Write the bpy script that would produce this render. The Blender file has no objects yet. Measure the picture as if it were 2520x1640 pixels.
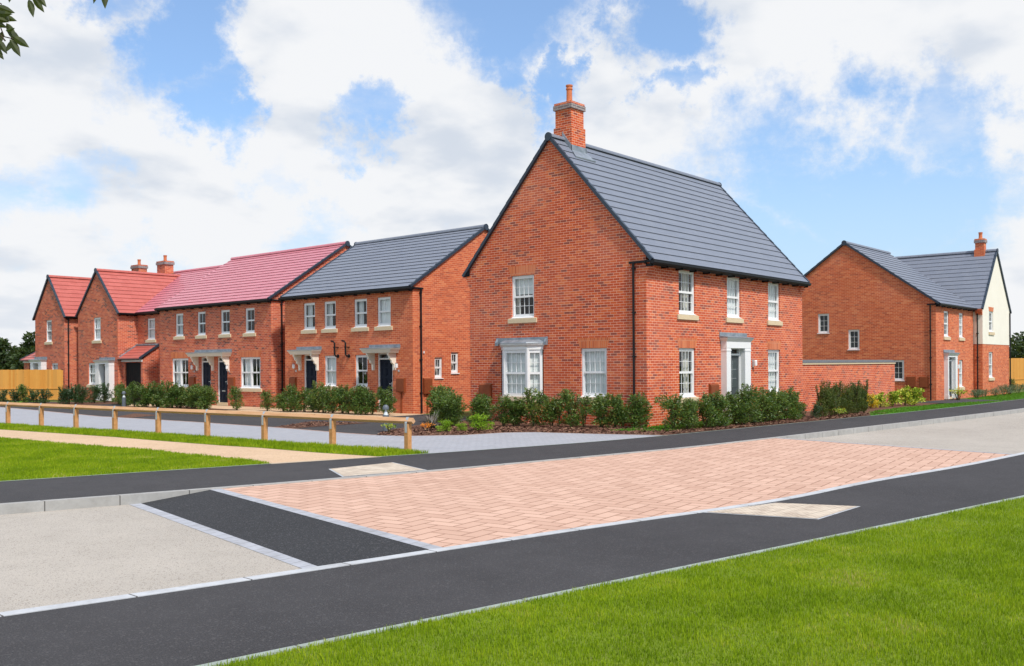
import bpy, math, random
import numpy as np
from mathutils import Vector, Matrix
random.seed(7); RNG = np.random.default_rng(7)
SC = bpy.context.scene
COL = SC.collection
R = math.radians
TH = 0.7116            # heading of the camera against the street grid (X runs along the main house front, Y along its gable)
CH = 1.78

# ------------------------------------------------------------------ helpers: objects
class MB:
    def __init__(s): s.v = []; s.f = []; s.uv = {}
    def poly(s, pts):
        n = len(s.v); s.v.extend(tuple(p) for p in pts); s.f.append(tuple(range(n, n + len(pts)))); return s
    def box(s, x0, x1, y0, y1, z0, z1):
        if x0 > x1: x0, x1 = x1, x0
        if y0 > y1: y0, y1 = y1, y0
        if z0 > z1: z0, z1 = z1, z0
        n = len(s.v)
        s.v += [(x0,y0,z0),(x1,y0,z0),(x1,y1,z0),(x0,y1,z0),(x0,y0,z1),(x1,y0,z1),(x1,y1,z1),(x0,y1,z1)]
        for q in ((0,3,2,1),(4,5,6,7),(0,1,5,4),(1,2,6,5),(2,3,7,6),(3,0,4,7)): s.f.append(tuple(n+i for i in q))
        return s
    def prism(s, A, B):          # two matching rings of 3D points -> closed solid
        n = len(s.v); k = len(A); s.v += [tuple(p) for p in A] + [tuple(p) for p in B]
        s.f.append(tuple(n+i for i in range(k))[::-1]); s.f.append(tuple(n+k+i for i in range(k)))
        for i in range(k):
            j = (i+1) % k; s.f.append((n+i, n+j, n+k+j, n+k+i))
        return s
    def tube(s, pts, r, seg=8, caps=True):
        pts = [Vector(p) for p in pts]; rs = r if isinstance(r, (list, tuple)) else [r]*len(pts)
        n0 = len(s.v)
        for i, p in enumerate(pts):
            d = (pts[min(i+1, len(pts)-1)] - pts[max(i-1, 0)]).normalized()
            up = Vector((0,0,1)) if abs(d.z) < .9 else Vector((1,0,0))
            a = d.cross(up).normalized(); b = a.cross(d).normalized()
            for k in range(seg):
                t = 2*math.pi*k/seg; s.v.append(tuple(p + (a*math.cos(t) + b*math.sin(t))*rs[i]))
        for i in range(len(pts)-1):
            for k in range(seg):
                k2 = (k+1) % seg; s.f.append((n0+i*seg+k, n0+i*seg+k2, n0+(i+1)*seg+k2, n0+(i+1)*seg+k))
        if caps:
            s.f.append(tuple(n0+k for k in range(seg))[::-1]); s.f.append(tuple(n0+(len(pts)-1)*seg+k for k in range(seg)))
        return s
    def lathe(s, cx, cy, prof, seg=20):
        n0 = len(s.v)
        for r, z in prof:
            for k in range(seg):
                t = 2*math.pi*k/seg; s.v.append((cx + r*math.cos(t), cy + r*math.sin(t), z))
        for i in range(len(prof)-1):
            for k in range(seg):
                k2 = (k+1) % seg; s.f.append((n0+i*seg+k, n0+i*seg+k2, n0+(i+1)*seg+k2, n0+(i+1)*seg+k))
        s.f.append(tuple(n0+k for k in range(seg))[::-1]); s.f.append(tuple(n0+(len(prof)-1)*seg+k for k in range(seg)))
        return s
    def build(s, name, mat, parent=None, smooth=False, fix=True):
        o0 = Vector((0,0,0))
        if parent is not None:
            r = parent
            while r.parent: r = r.parent
            o0 = Vector(r.location)
        me = bpy.data.meshes.new(name)
        me.from_pydata([(v[0]-o0.x, v[1]-o0.y, v[2]-o0.z) for v in s.v], [], s.f)
        if fix:
            import bmesh
            bm = bmesh.new(); bm.from_mesh(me); bmesh.ops.recalc_face_normals(bm, faces=bm.faces); bm.to_mesh(me); bm.free()
        uv = me.uv_layers.new(name='UVMap').data
        vs = s.v
        for p in me.polygons:
            n = p.normal; ax = abs(n.x); ay = abs(n.y); az = abs(n.z)
            for li in p.loop_indices:
                x, y, z = vs[me.loops[li].vertex_index]
                uv[li].uv = (y, z) if (ax >= ay and ax >= az*.5) else ((x, z) if ay >= az*.5 else (x, y))
        if smooth:
            for p in me.polygons: p.use_smooth = True
        me.materials.append(mat)
        o = bpy.data.objects.new(name, me); COL.objects.link(o)
        if parent is not None: o.parent = parent
        return o
def thing(name, label, cat, loc=(0,0,0), group=None):
    o = bpy.data.objects.new(name, None); COL.objects.link(o); o.location = loc; o.empty_display_size = .3
    o['label'] = label; o['category'] = cat
    if group: o['group'] = group
    return o
def tag(o, label, cat, group=None, kind=None):
    o['label'] = label; o['category'] = cat
    if group: o['group'] = group
    if kind: o['kind'] = kind
    return o
def copy_tree(o, parent=None):
    c = o.copy(); COL.objects.link(c)
    if parent is not None: c.parent = parent
    for ch in o.children: copy_tree(ch, c)
    return c

# ------------------------------------------------------------------ helpers: materials
class NT:
    def __init__(s, name):
        s.m = bpy.data.materials.new(name); s.m.use_nodes = True; s.t = s.m.node_tree
        s.b = s.t.nodes['Principled BSDF']; s.o = s.t.nodes['Material Output']
    def n(s, typ, **kw):
        x = s.t.nodes.new(typ)
        for k, v in kw.items(): setattr(x, k, v)
        return x
    def put(s, sock, v):
        if v is None: return
        if hasattr(v, 'is_output'): s.t.links.new(v, sock)
        elif isinstance(v, (tuple, list)) and len(v) == 3 and sock.type == 'RGBA': sock.default_value = (*v, 1)
        else: sock.default_value = v
    def math(s, op, a, b=None, c=None):
        x = s.n('ShaderNodeMath', operation=op)
        s.put(x.inputs[0], a); s.put(x.inputs[1], b); s.put(x.inputs[2], c); return x.outputs[0]
    def mix(s, f, a, b, mode='MIX'):
        x = s.n('ShaderNodeMix', data_type='RGBA', blend_type=mode)
        s.put(x.inputs['Factor'], f); s.put(x.inputs[6], a); s.put(x.inputs[7], b); return x.outputs[2]
    def noise(s, vec, scale, detail=3, rough=.55, out=0):
        x = s.n('ShaderNodeTexNoise'); s.put(x.inputs['Vector'], vec); s.put(x.inputs['Scale'], scale)
        s.put(x.inputs['Detail'], detail); s.put(x.inputs['Roughness'], rough); return x.outputs[out]
    def ramp(s, f, stops, interp='LINEAR'):
        x = s.n('ShaderNodeValToRGB'); s.put(x.inputs[0], f); r = x.color_ramp; r.interpolation = interp
        while len(r.elements) < len(stops): r.elements.new(.5)
        for e, (p, c) in zip(r.elements, stops):
            e.position = p; e.color = (*c, 1) if len(c) == 3 else c
        return x.outputs[0]
    def obj(s): return s.n('ShaderNodeTexCoord').outputs['Object']
    def uv(s): return s.n('ShaderNodeTexCoord').outputs['UV']
    def pos(s): return s.n('ShaderNodeNewGeometry').outputs['Position']
    def rng(s, v, a, b, c=0., d=1., smooth=False):
        x = s.n('ShaderNodeMapRange'); x.interpolation_type = 'SMOOTHSTEP' if smooth else 'LINEAR'
        for i, k in enumerate((v, a, b, c, d)): s.put(x.inputs[i], k)
        return x.outputs[0]
    def bump(s, h, strength=.3, dist=.01):
        x = s.n('ShaderNodeBump'); s.put(x.inputs['Height'], h); x.inputs['Strength'].default_value = strength
        x.inputs['Distance'].default_value = dist; s.t.links.new(x.outputs[0], s.b.inputs['Normal'])
    def fin(s, col, rough=.7, spec=.4, metal=0.):
        s.put(s.b.inputs['Base Color'], col); s.put(s.b.inputs['Roughness'], rough)
        s.b.inputs['Specular IOR Level'].default_value = spec; s.b.inputs['Metallic'].default_value = metal
        return s.m
def plain(name, c1, c2=None, scale=3., rough=.6, spec=.4, bump=0., detail=4, metal=0., bscale=None):
    t = NT(name); p = t.obj()
    c2 = c2 or tuple(x*.8 for x in c1)
    f = t.noise(p, scale, detail, .6)
    col = t.mix(t.rng(f, .3, .7), c1, c2)
    if bump: t.bump(t.noise(p, bscale or scale*6, 4), bump)
    return t.fin(col, rough, spec, metal)

def brick_mat(name, stops, mortar, dark=0., bw=.225, bh=.075, mw=.011, dx=0., var=.25):
    t = NT(name); sx = t.n('ShaderNodeSeparateXYZ'); t.put(sx.inputs[0], t.uv())
    u, v = sx.outputs[0], sx.outputs[1]
    rv = t.math('DIVIDE', v, bh); row = t.math('FLOOR', rv)
    sh = t.math('MULTIPLY', t.math('MODULO', t.math('ADD', row, 1000.), 2.), .5)
    ru = t.math('ADD', t.math('DIVIDE', u, bw), sh); colm = t.math('FLOOR', ru)
    fu = t.math('SUBTRACT', ru, colm); fv = t.math('SUBTRACT', rv, row)
    cv = t.n('ShaderNodeCombineXYZ'); t.put(cv.inputs[0], colm); t.put(cv.inputs[1], row)
    wn = t.n('ShaderNodeTexWhiteNoise', noise_dimensions='2D'); t.put(wn.inputs['Vector'], cv.outputs[0])
    # clusters: brick value leans with a slow noise so dark bricks bunch as laid by hand
    sv = t.n('ShaderNodeVectorMath', operation='MULTIPLY'); t.put(sv.inputs[0], cv.outputs[0]); sv.inputs[1].default_value = (.22, .22, 1)
    cl = t.noise(sv.outputs[0], 1.0, 3, .6)
    val = t.math('ADD', wn.outputs[0], t.math('MULTIPLY', t.math('SUBTRACT', cl, .5), dark))
    col = t.ramp(val, stops)
    fine = t.noise(t.uv(), 60., 2, .5)
    col = t.mix(t.math('MULTIPLY', t.rng(fine, .3, .8), .22), col, (.66,.24,.10))
    # mortar mask
    eu = t.math('MINIMUM', fu, t.math('SUBTRACT', 1., fu)); ev = t.math('MINIMUM', fv, t.math('SUBTRACT', 1., fv))
    mu = t.math('LESS_THAN', eu, mw*.5/bw); mv = t.math('LESS_THAN', ev, mw*.5/bh)
    m = t.math('MAXIMUM', mu, mv)
    mvn = t.noise(t.uv(), 1.3, 3)
    mcol = t.mix(t.rng(mvn, .35, .7), mortar, tuple(x*.72 for x in mortar))
    col = t.mix(m, col, mcol)
    # broad weathering + efflorescence
    big = t.noise(t.uv(), .45, 5, .65)
    col = t.mix(t.math('MULTIPLY', t.rng(big, .45, .75), var), col, (.70,.42,.32))
    big2 = t.noise(t.uv(), .8, 4, .6, 0)
    col = t.mix(t.math('MULTIPLY', t.rng(big2, .5, .8), .22), col, (.28,.06,.03))
    t.bump(t.math('SUBTRACT', t.math('MULTIPLY', fine, .3), m), .35, .006)
    return t.fin(col, .85, .2)

M = {}
M['brick_red'] = brick_mat('brick_red', [(0,(.22,.045,.038)),(.09,(.29,.05,.036)),(.17,(.46,.060,.024)),(.6,(.55,.078,.025)),(.85,(.62,.108,.033)),(1,(.66,.16,.055))], (.86,.54,.40), dark=.36, mw=.011, var=.16)
M['brick_multi'] = brick_mat('brick_multi', [(0,(.14,.045,.04)),(.07,(.22,.05,.04)),(.17,(.44,.075,.04)),(.55,(.52,.095,.047)),(.85,(.59,.13,.056)),(1,(.62,.18,.08))], (.80,.50,.38), dark=.7, mw=.010, var=.14)
M['brick_orange'] = brick_mat('brick_orange', [(0,(.40,.078,.042)),(.2,(.52,.10,.044)),(.6,(.59,.125,.05)),(.9,(.65,.165,.068)),(1,(.68,.21,.09))], (.80,.46,.28), dark=.35, mw=.009, var=.10)
M['brick_arch'] = brick_mat('brick_arch', [(0,(.46,.09,.035)),(.5,(.58,.14,.05)),(1,(.66,.20,.075))], (.66,.38,.24), dark=.2, bw=.068, bh=.31, mw=.008)
M['brick_blue'] = brick_mat('brick_blue', [(0,(.10,.12,.15)),(.5,(.14,.16,.20)),(1,(.2,.22,.26))], (.6,.5,.42), dark=.2)

def roof_mat(name, c1, c2, gap, rough=.42, spec=.5):
    t = NT(name); sx = t.n('ShaderNodeSeparateXYZ'); t.put(sx.inputs[0], t.obj())
    br = t.n('ShaderNodeTexBrick'); t.put(br.inputs['Vector'], t.uv())
    br.offset = .5; br.inputs['Scale'].default_value = 1.; br.inputs['Brick Width'].default_value = .38; br.inputs['Row Height'].default_value = .23
    br.inputs['Mortar Size'].default_value = .004
    t.put(br.inputs['Color1'], c1); t.put(br.inputs['Color2'], c2); t.put(br.inputs['Mortar'], gap)
    n = t.noise(t.obj(), 7., 5, .65)
    col = t.mix(t.math('MULTIPLY', t.rng(n, .35, .7), .3), br.outputs[0], tuple(x*.8 for x in c1))
    n2 = t.noise(t.obj(), 130., 2)
    col = t.mix(t.math('MULTIPLY', t.rng(n2, .4, .7), .25), col, tuple(min(1, x*1.5) for x in c2))
    t.bump(n2, .15, .004)
    return t.fin(col, rough, spec)
M['slate'] = roof_mat('slate_tile', (.165,.185,.235), (.185,.205,.255), (.13,.15,.19), .48, .5)
M['redtile'] = roof_mat('red_tile', (.42,.10,.078), (.48,.125,.10), (.34,.08,.065), .45, .5)
M['redtile_sky'] = roof_mat('red_tile_sky_tint', (.51,.15,.19), (.57,.185,.23), (.43,.12,.155), .36, .8)  # same red tile, with the bluish sky reflection painted into its colour
M['verge'] = plain('verge_dark', (.022,.035,.055), (.03,.045,.07), 8, .45, .5)
M['black'] = plain('black_plastic', (.007,.007,.009), (.012,.012,.014), 6, .45, .25)
M['white'] = plain('white_upvc', (.80,.80,.80), (.76,.77,.79), 4, .35, .5)
M['cream'] = plain('cream_paint', (.80,.77,.68), (.76,.73,.64), 4, .5, .4)
M['stone'] = plain('cast_stone', (.68,.55,.37), (.60,.48,.32), 14, .8, .3, .1)
M['lead'] = plain('lead_sheet', (.16,.19,.225), (.31,.35,.40), 5, .45, .5, .1, metal=.2)
M['navy'] = plain('navy_door', (.007,.012,.026), (.010,.015,.03), 5, .5, .15)
M['storeblack'] = plain('store_black', (.008,.008,.009), (.012,.012,.013), 5, .6, .1)
M['greydoor'] = plain('grey_door', (.05,.06,.066), (.06,.07,.076), 5, .5, .25)
M['chrome'] = plain('chrome', (.75,.75,.76), (.6,.6,.62), 8, .25, .5, metal=.9)
M['meter'] = plain('brown_meter_box', (.25,.065,.022), (.21,.052,.018), 9, .6, .3)
M['terracotta'] = plain('terracotta', (.62,.20,.09), (.52,.16,.07), 9, .7, .3)
M['render'] = plain('cream_render', (.82,.785,.69), (.77,.735,.64), 1.2, .9, .2, .1)
M['galv'] = plain('galvanised_strap', (.50,.54,.58), (.42,.46,.5), 9, .5, .4, metal=.3)
M['fasciaw'] = M['white']
M['blind'] = plain('blind_white', (.88,.88,.86), (.80,.80,.79), 3, .9, .1)
M['curtain'] = plain('curtain_cream', (.70,.66,.58), (.55,.52,.46), 5, .9, .1)
M['dark'] = plain('room_shade_paint', (.05,.05,.055), (.09,.08,.075), 1.5, .9, .1)  # indoor shade put into the colour of flat sheets behind the glass
M['frost'] = plain('frosted_dark', (.035,.05,.055), (.05,.065,.07), 9, .3, .4)
M['orange_plant'] = plain('orange_bloom', (.85,.33,.03), (.75,.22,.02), 9, .6, .3)

def glass_mat():
    t = NT('window_glass'); t.t.nodes.remove(t.b)
    tr = t.n('ShaderNodeBsdfTransparent'); tr.inputs[0].default_value = (.9,.94,.95,1)
    gl = t.n('ShaderNodeBsdfGlossy'); gl.inputs['Roughness'].default_value = .015
    fr = t.n('ShaderNodeLayerWeight'); fr.inputs[0].default_value = .5
    wob = t.noise(t.obj(), 1.6, 2)
    bp = t.n('ShaderNodeBump'); t.put(bp.inputs['Height'], wob); bp.inputs['Strength'].default_value = .12; bp.inputs['Distance'].default_value = .05
    t.t.links.new(bp.outputs[0], gl.inputs['Normal'])
    mx = t.n('ShaderNodeMixShader'); t.put(mx.inputs[0], t.math('ADD', t.math('MULTIPLY', t.math('POWER', fr.outputs[1], 4.), .55), .045))
    t.t.links.new(tr.outputs[0], mx.inputs[1]); t.t.links.new(gl.outputs[0], mx.inputs[2]); t.t.links.new(mx.outputs[0], t.o.inputs[0])
    return t.m
M['glass'] = glass_mat()

def vert_blind():
    t = NT('vertical_blind'); sx = t.n('ShaderNodeSeparateXYZ'); t.put(sx.inputs[0], t.uv())
    w = t.math('FRACT', t.math('DIVIDE', sx.outputs[0], .089))
    col = t.mix(t.rng(w, .0, 1.), (.90,.90,.86), (.68,.69,.68))
    return t.fin(col, .8, .2)
M['vblind'] = vert_blind()

def timber(name, c1, c2, board=0.):
    t = NT(name); p = t.obj()
    mp = t.n('ShaderNodeMapping'); t.put(mp.inputs[0], p); mp.inputs['Scale'].default_value = (6, 6, .7) if board else (3, .35, 3)
    g = t.noise(mp.outputs[0], 4., 5, .7)
    col = t.mix(t.rng(g, .3, .72), c1, c2)
    if board:
        sx = t.n('ShaderNodeSeparateXYZ'); t.put(sx.inputs[0], t.uv())
        k = t.math('DIVIDE', sx.outputs[0], board); fl = t.math('FLOOR', k)
        wn = t.n('ShaderNodeTexWhiteNoise', noise_dimensions='1D'); t.put(wn.inputs['W'], fl)
        col = t.mix(t.math('MULTIPLY', wn.outputs[0], .45), col, tuple(x*1.25 for x in c2))
    gi = t.n('ShaderNodeNewGeometry')
    if board: col = t.mix(t.math('MULTIPLY', gi.outputs['Random Per Island'], .8), col, (.74,.40,.10)); col = t.mix(t.math('MULTIPLY', t.math('POWER', gi.outputs['Random Per Island'], 6.), .6), col, (.30,.11,.02))
    kn = t.n('ShaderNodeTexVoronoi'); t.put(kn.inputs['Vector'], p); kn.inputs['Scale'].default_value = 4.5
    col = t.mix(t.rng(kn.outputs['Distance'], .05, .11, .8, 0.), col, (.16,.06,.02))
    t.bump(g, .2, .01)
    return t.fin(col, .75, .3)
M['fence'] = timber('fence_board_timber', (.62,.27,.045), (.46,.18,.03), .125)
M['rail'] = timber('rail_timber', (.60,.37,.21), (.47,.25,.12))
M['post'] = timber('post_timber', (.60,.32,.13), (.43,.19,.065))

def ground_mat(name, c1, c2, speck, fine=180., amt=.5, rough=.9, bump=.3, patch=.25):
    t = NT(name); p = t.pos()
    n1 = t.noise(p, fine, 2, .7); n2 = t.noise(p, fine*.35, 3, .6); n3 = t.noise(p, .35, 5, .6); n4 = t.noise(p, 2.5, 4, .6)
    col = t.mix(t.rng(n1, .35, .65), c1, c2)
    vo = t.n('ShaderNodeTexVoronoi'); t.put(vo.inputs['Vector'], p); vo.inputs['Scale'].default_value = fine*.8
    sp = t.math('MULTIPLY', t.math('GREATER_THAN', vo.outputs['Color'], .80), amt)
    col = t.mix(sp, col, speck)
    col = t.mix(t.math('MULTIPLY', t.rng(n3, .35, .7), patch), col, tuple(x*1.35 for x in c2))
    col = t.mix(t.math('MULTIPLY', t.rng(n4, .4, .7), patch*.7), col, tuple(x*.75 for x in c1))
    t.bump(t.math('ADD', n1, n2), bump, .01)
    return t.fin(col, rough, .3)
M['asphalt'] = ground_mat('asphalt_dark', (.022,.021,.023), (.066,.064,.067), (.15,.145,.145), 95, .3, patch=.3)
M['asphalt_ramp'] = ground_mat('asphalt_ramp', (.016,.017,.019), (.050,.051,.055), (.13,.13,.14), 90, .4, patch=.15)
M['chip'] = ground_mat('chip_road', (.28,.25,.215), (.50,.46,.41), (.14,.12,.10), 100, .6, patch=.2)
M['gravel'] = ground_mat('gravel_path', (.46,.31,.19), (.64,.47,.32), (.32,.20,.12), 45, .5, bump=.6, patch=.25)
M['mulch'] = ground_mat('bark_mulch', (.065,.030,.020), (.16,.075,.045), (.30,.17,.10), 28, .6, bump=1., patch=.2)
M['soil'] = ground_mat('field_ground', (.07,.10,.02), (.10,.14,.03), (.14,.12,.06), 12, .3, patch=.4)
M['lawn'] = ground_mat('lawn_ground', (.10,.155,.008), (.17,.235,.012), (.16,.15,.05), 40, .35, bump=.6, patch=.25)
M['lawn_far'] = ground_mat('lawn_far', (.06,.19,.012), (.09,.26,.016), (.12,.26,.03), 30, .3, bump=.6, patch=.2)

def kerb_mat(name, c, L=.9, axis=0, jd=1.):
    t = NT(name); sx = t.n('ShaderNodeSeparateXYZ'); t.put(sx.inputs[0], t.pos())
    k = t.math('DIVIDE', sx.outputs[axis], L); fl = t.math('FLOOR', k); fr = t.math('SUBTRACT', k, fl)
    j = t.math('LESS_THAN', fr, .014/L*1.0)
    wn = t.n('ShaderNodeTexWhiteNoise', noise_dimensions='1D'); t.put(wn.inputs['W'], fl)
    n = t.noise(t.pos(), 5., 5, .7)
    col = t.mix(t.rng(n, .3, .7), c, tuple(x*.78 for x in c))
    col = t.mix(t.math('MULTIPLY', wn.outputs[0], .25), col, tuple(x*.75 for x in c))
    st_ = t.noise(t.pos(), 1.7, 7, .75); col = t.mix(t.math('MULTIPLY', t.rng(st_, .5, .72), .45), col, (.16,.15,.135))
    col = t.mix(t.math('MULTIPLY', j, jd), col, (.10,.095,.09))
    t.bump(t.noise(t.pos(), 120., 2), .15, .005)
    return t.fin(col, .8, .3)
M['kerb'] = kerb_mat('concrete_kerb', (.41,.405,.39))
M['kerb_near'] = kerb_mat('concrete_kerb_near', (.55,.57,.60))
M['edging'] = kerb_mat('concrete_edging', (.36,.42,.38))
M['setts'] = kerb_mat('grey_setts', (.44,.455,.50), .21, 1, .55)

def herring(name, c1, c2, joint, w=.10, rot=-.19, jw=.055):
    t = NT(name); mp = t.n('ShaderNodeMapping'); t.put(mp.inputs[0], t.pos()); mp.inputs['Rotation'].default_value = (0,0,rot)
    mp.inputs['Scale'].default_value = (1/w, 1/w, 1)
    sx = t.n('ShaderNodeSeparateXYZ'); t.put(sx.inputs[0], mp.outputs[0])
    X = t.math('ADD', sx.outputs[0], 4000.); Y = t.math('ADD', sx.outputs[1], 4000.)
    i = t.math('FLOOR', X); j = t.math('FLOOR', Y); fx = t.math('SUBTRACT', X, i); fy = t.math('SUBTRACT', Y, j)
    d = t.math('MODULO', t.math('ADD', t.math('SUBTRACT', i, j), 8000.), 4.)
    is0 = t.math('COMPARE', d, 0., .1); is1 = t.math('COMPARE', d, 1., .1); is2 = t.math('COMPARE', d, 2., .1); is3 = t.math('COMPARE', d, 3., .1)
    l = t.math('LESS_THAN', fx, jw); r = t.math('GREATER_THAN', fx, 1-jw); b = t.math('LESS_THAN', fy, jw); u = t.math('GREATER_THAN', fy, 1-jw)
    hor = t.math('ADD', is0, is1); ver = t.math('ADD', is2, is3)
    def AND(a, c): return t.math('MULTIPLY', a, c)
    def OR(*a):
        x = a[0]
        for y in a[1:]: x = t.math('MAXIMUM', x, y)
        return x
    jt = OR(AND(hor, OR(b, u)), AND(is0, l), AND(is1, r), AND(ver, OR(l, r)), AND(is3, b), AND(is2, u))
    # id of the block
    idx = t.math('SUBTRACT', i, is1); idy = t.math('SUBTRACT', j, is2)
    cv = t.n('ShaderNodeCombineXYZ'); t.put(cv.inputs[0], idx); t.put(cv.inputs[1], idy)
    wn = t.n('ShaderNodeTexWhiteNoise', noise_dimensions='2D'); t.put(wn.inputs['Vector'], cv.outputs[0])
    col = t.mix(wn.outputs[0], c1, c2)
    n = t.noise(t.pos(), 1.2, 5, .65); col = t.mix(t.math('MULTIPLY', t.rng(n, .4, .75), .35), col, tuple(min(1, x*1.15+.03) for x in c1))
    n2 = t.noise(t.pos(), 90., 2); col = t.mix(t.math('MULTIPLY', t.rng(n2, .4, .7), .15), col, tuple(x*.7 for x in c2))
    col = t.mix(t.math('MULTIPLY', jt, .9), col, joint)
    t.bump(t.math('SUBTRACT', 1., jt), .5, .006)
    return t.fin(col, .85, .25)
M['pinkblock'] = herring('pink_block_paving', (.62,.41,.315), (.51,.32,.24), (.29,.16,.11), w=.2, rot=-.14, jw=.052)
M['greyblock'] = herring('grey_block_paving', (.37,.38,.415), (.33,.34,.372), (.26,.27,.295), w=.1, rot=.05, jw=.06)

def tactile():
    t = NT('tactile_paving'); p = t.pos()
    mp = t.n('ShaderNodeMapping'); t.put(mp.inputs[0], p); mp.inputs['Rotation'].default_value = (0,0,.1); mp.inputs['Scale'].default_value = (1/.066, 1/.066, 1)
    fr = t.n('ShaderNodeVectorMath', operation='FRACTION'); t.put(fr.inputs[0], mp.outputs[0])
    ds = t.n('ShaderNodeVectorMath', operation='DISTANCE'); t.put(ds.inputs[0], fr.outputs[0]); 
    cx = t.n('ShaderNodeSeparateXYZ'); t.put(cx.inputs[0], fr.outputs[0])
    cc = t.n('ShaderNodeCombineXYZ'); t.put(cc.inputs[0], cx.outputs[0]); t.put(cc.inputs[1], cx.outputs[1]); t.put(ds.inputs[0], cc.outputs[0]); ds.inputs[1].default_value = (.5,.5,0)
    h = t.rng(ds.outputs['Value'], .2, .34, 1., 0.)
    br = t.n('ShaderNodeTexBrick'); mp2 = t.n('ShaderNodeMapping'); t.put(mp2.inputs[0], p); mp2.inputs['Rotation'].default_value = (0,0,.1); t.put(br.inputs['Vector'], mp2.outputs[0])
    br.offset = 0; br.inputs['Scale'].default_value = 1; br.inputs['Brick Width'].default_value = .4; br.inputs['Row Height'].default_value = .4; br.inputs['Mortar Size'].default_value = .006
    t.put(br.inputs['Color1'], (.54,.455,.36)); t.put(br.inputs['Color2'], (.60,.51,.41)); t.put(br.inputs['Mortar'], (.28,.23,.17))
    n = t.noise(p, 3., 6, .75)
    col = t.mix(t.math('MULTIPLY', t.rng(n, .44, .60), .75), br.outputs[0], (.34,.26,.20))
    col = t.mix(t.math('MULTIPLY', h, .35), col, (.84,.78,.66))
    t.bump(h, .6, .006)
    return t.fin(col, .8, .3)
M['tactile'] = tactile()

def leaf_mat(name, stops, rough=.45, trans=.25, spec=.4):
    t = NT(name); g = t.n('ShaderNodeNewGeometry'); oi = t.n('ShaderNodeObjectInfo')
    v = t.math('ADD', t.math('MULTIPLY', g.outputs['Random Per Island'], .82), t.math('MULTIPLY', oi.outputs['Random'], .18))
    if 'grass' in name:
        pn = t.noise(t.pos(), 1.1, 5, .65); v = t.math('ADD', t.math('MULTIPLY', g.outputs['Random Per Island'], .55), t.math('MULTIPLY', t.rng(pn, .30, .70, -.1, .62), 1.))
    col = t.ramp(v, stops); t.fin(col, rough, spec)
    tr = t.n('ShaderNodeBsdfTranslucent'); t.put(tr.inputs[0], t.mix(.5, col, (.42,.48,.04)))
    mx = t.n('ShaderNodeMixShader'); mx.inputs[0].default_value = trans
    t.t.links.new(t.b.outputs[0], mx.inputs[1]); t.t.links.new(tr.outputs[0], mx.inputs[2]); t.t.links.new(mx.outputs[0], t.o.inputs[0])
    return t.m
M['laurel'] = leaf_mat('laurel_leaves', [(0,(.020,.050,.014)),(.4,(.050,.115,.022)),(.7,(.11,.20,.035)),(.9,(.21,.27,.06)),(1,(.30,.17,.07))], .42, .25, .5)
M['laurel_dark'] = leaf_mat('dark_leaves', [(0,(.014,.042,.018)),(.6,(.032,.085,.028)),(.9,(.05,.12,.03)),(1,(.10,.17,.05))], .35, .12, .5)
M['privet'] = leaf_mat('privet_leaves', [(0,(.016,.032,.010)),(.5,(.045,.085,.016)),(.85,(.11,.15,.022)),(1,(.19,.16,.04))], .45, .2)
M['lime'] = leaf_mat('lime_leaves', [(0,(.10,.22,.010)),(.5,(.19,.38,.012)),(1,(.33,.50,.03))], .5, .3)
M['gold'] = leaf_mat('golden_leaves', [(0,(.20,.24,.01)),(.3,(.62,.50,.02)),(.8,(.88,.62,.02)),(1,(.85,.36,.02))], .5, .3)
M['spotted'] = leaf_mat('spotted_leaves', [(0,(.06,.17,.01)),(.4,(.20,.36,.02)),(.7,(.60,.62,.06)),(1,(.72,.72,.15))], .4, .2)
M['lavender'] = leaf_mat('lavender_leaves', [(0,(.05,.08,.05)),(.5,(.10,.15,.08)),(.9,(.20,.26,.16)),(1,(.42,.42,.36))], .7, .1)
M['strap'] = leaf_mat('strap_leaves', [(0,(.10,.07,.05)),(.5,(.22,.19,.17)),(1,(.32,.31,.30))], .6, .1)
M['treeleaf'] = leaf_mat('tree_leaves', [(0,(.010,.022,.008)),(.5,(.025,.05,.014)),(.9,(.05,.085,.022)),(1,(.09,.11,.035))], .6, .15)
M['branchleaf'] = leaf_mat('ash_leaves', [(0,(.016,.026,.004)),(.5,(.028,.045,.006)),(1,(.05,.065,.01))], .45, .2)
M['grass'] = leaf_mat('grass_blades', [(0,(.085,.17,.004)),(.4,(.185,.30,.006)),(.75,(.29,.405,.010)),(.95,(.42,.46,.04)),(1,(.50,.42,.16))], .7, .35, .12)
M['grass_far'] = leaf_mat('grass_far_blades', [(0,(.035,.13,.006)),(.5,(.065,.22,.010)),(1,(.11,.30,.02))], .6, .3)
M['bark'] = plain('bark', (.09,.065,.045), (.05,.035,.025), 14, .9, .2, .5)
M['stem'] = plain('green_stem', (.10,.09,.04), (.06,.05,.03), 14, .8, .2)

# ------------------------------------------------------------------ facade frame
# 'W': the face looks towards -X, lies at x = P, runs along y.   'S': looks towards -Y, lies at y = P, runs along x.
class Face:
    def __init__(s, side, P): s.side = side; s.P = P
    def pt(s, a, z, d): return (s.P - d, a, z) if s.side == 'W' else (a, s.P - d, z)
    def box(s, mb, a0, a1, z0, z1, d0, d1):
        p = s.pt(a0, z0, d0); q = s.pt(a1, z1, d1); return mb.box(p[0], q[0], p[1], q[1], p[2], q[2])
    def poly(s, mb, azd): return mb.poly([s.pt(*k) for k in azd])
    def prism(s, mb, prof, a0, a1):   # profile in (d, z), swept along a
        return mb.prism([s.pt(a0, z, d) for d, z in prof], [s.pt(a1, z, d) for d, z in prof])
    def plate(s, mb, prof, d0, d1):   # profile in (a, z), thick in d
        return mb.prism([s.pt(a, z, d0) for a, z in prof], [s.pt(a, z, d1) for a, z in prof])

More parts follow.
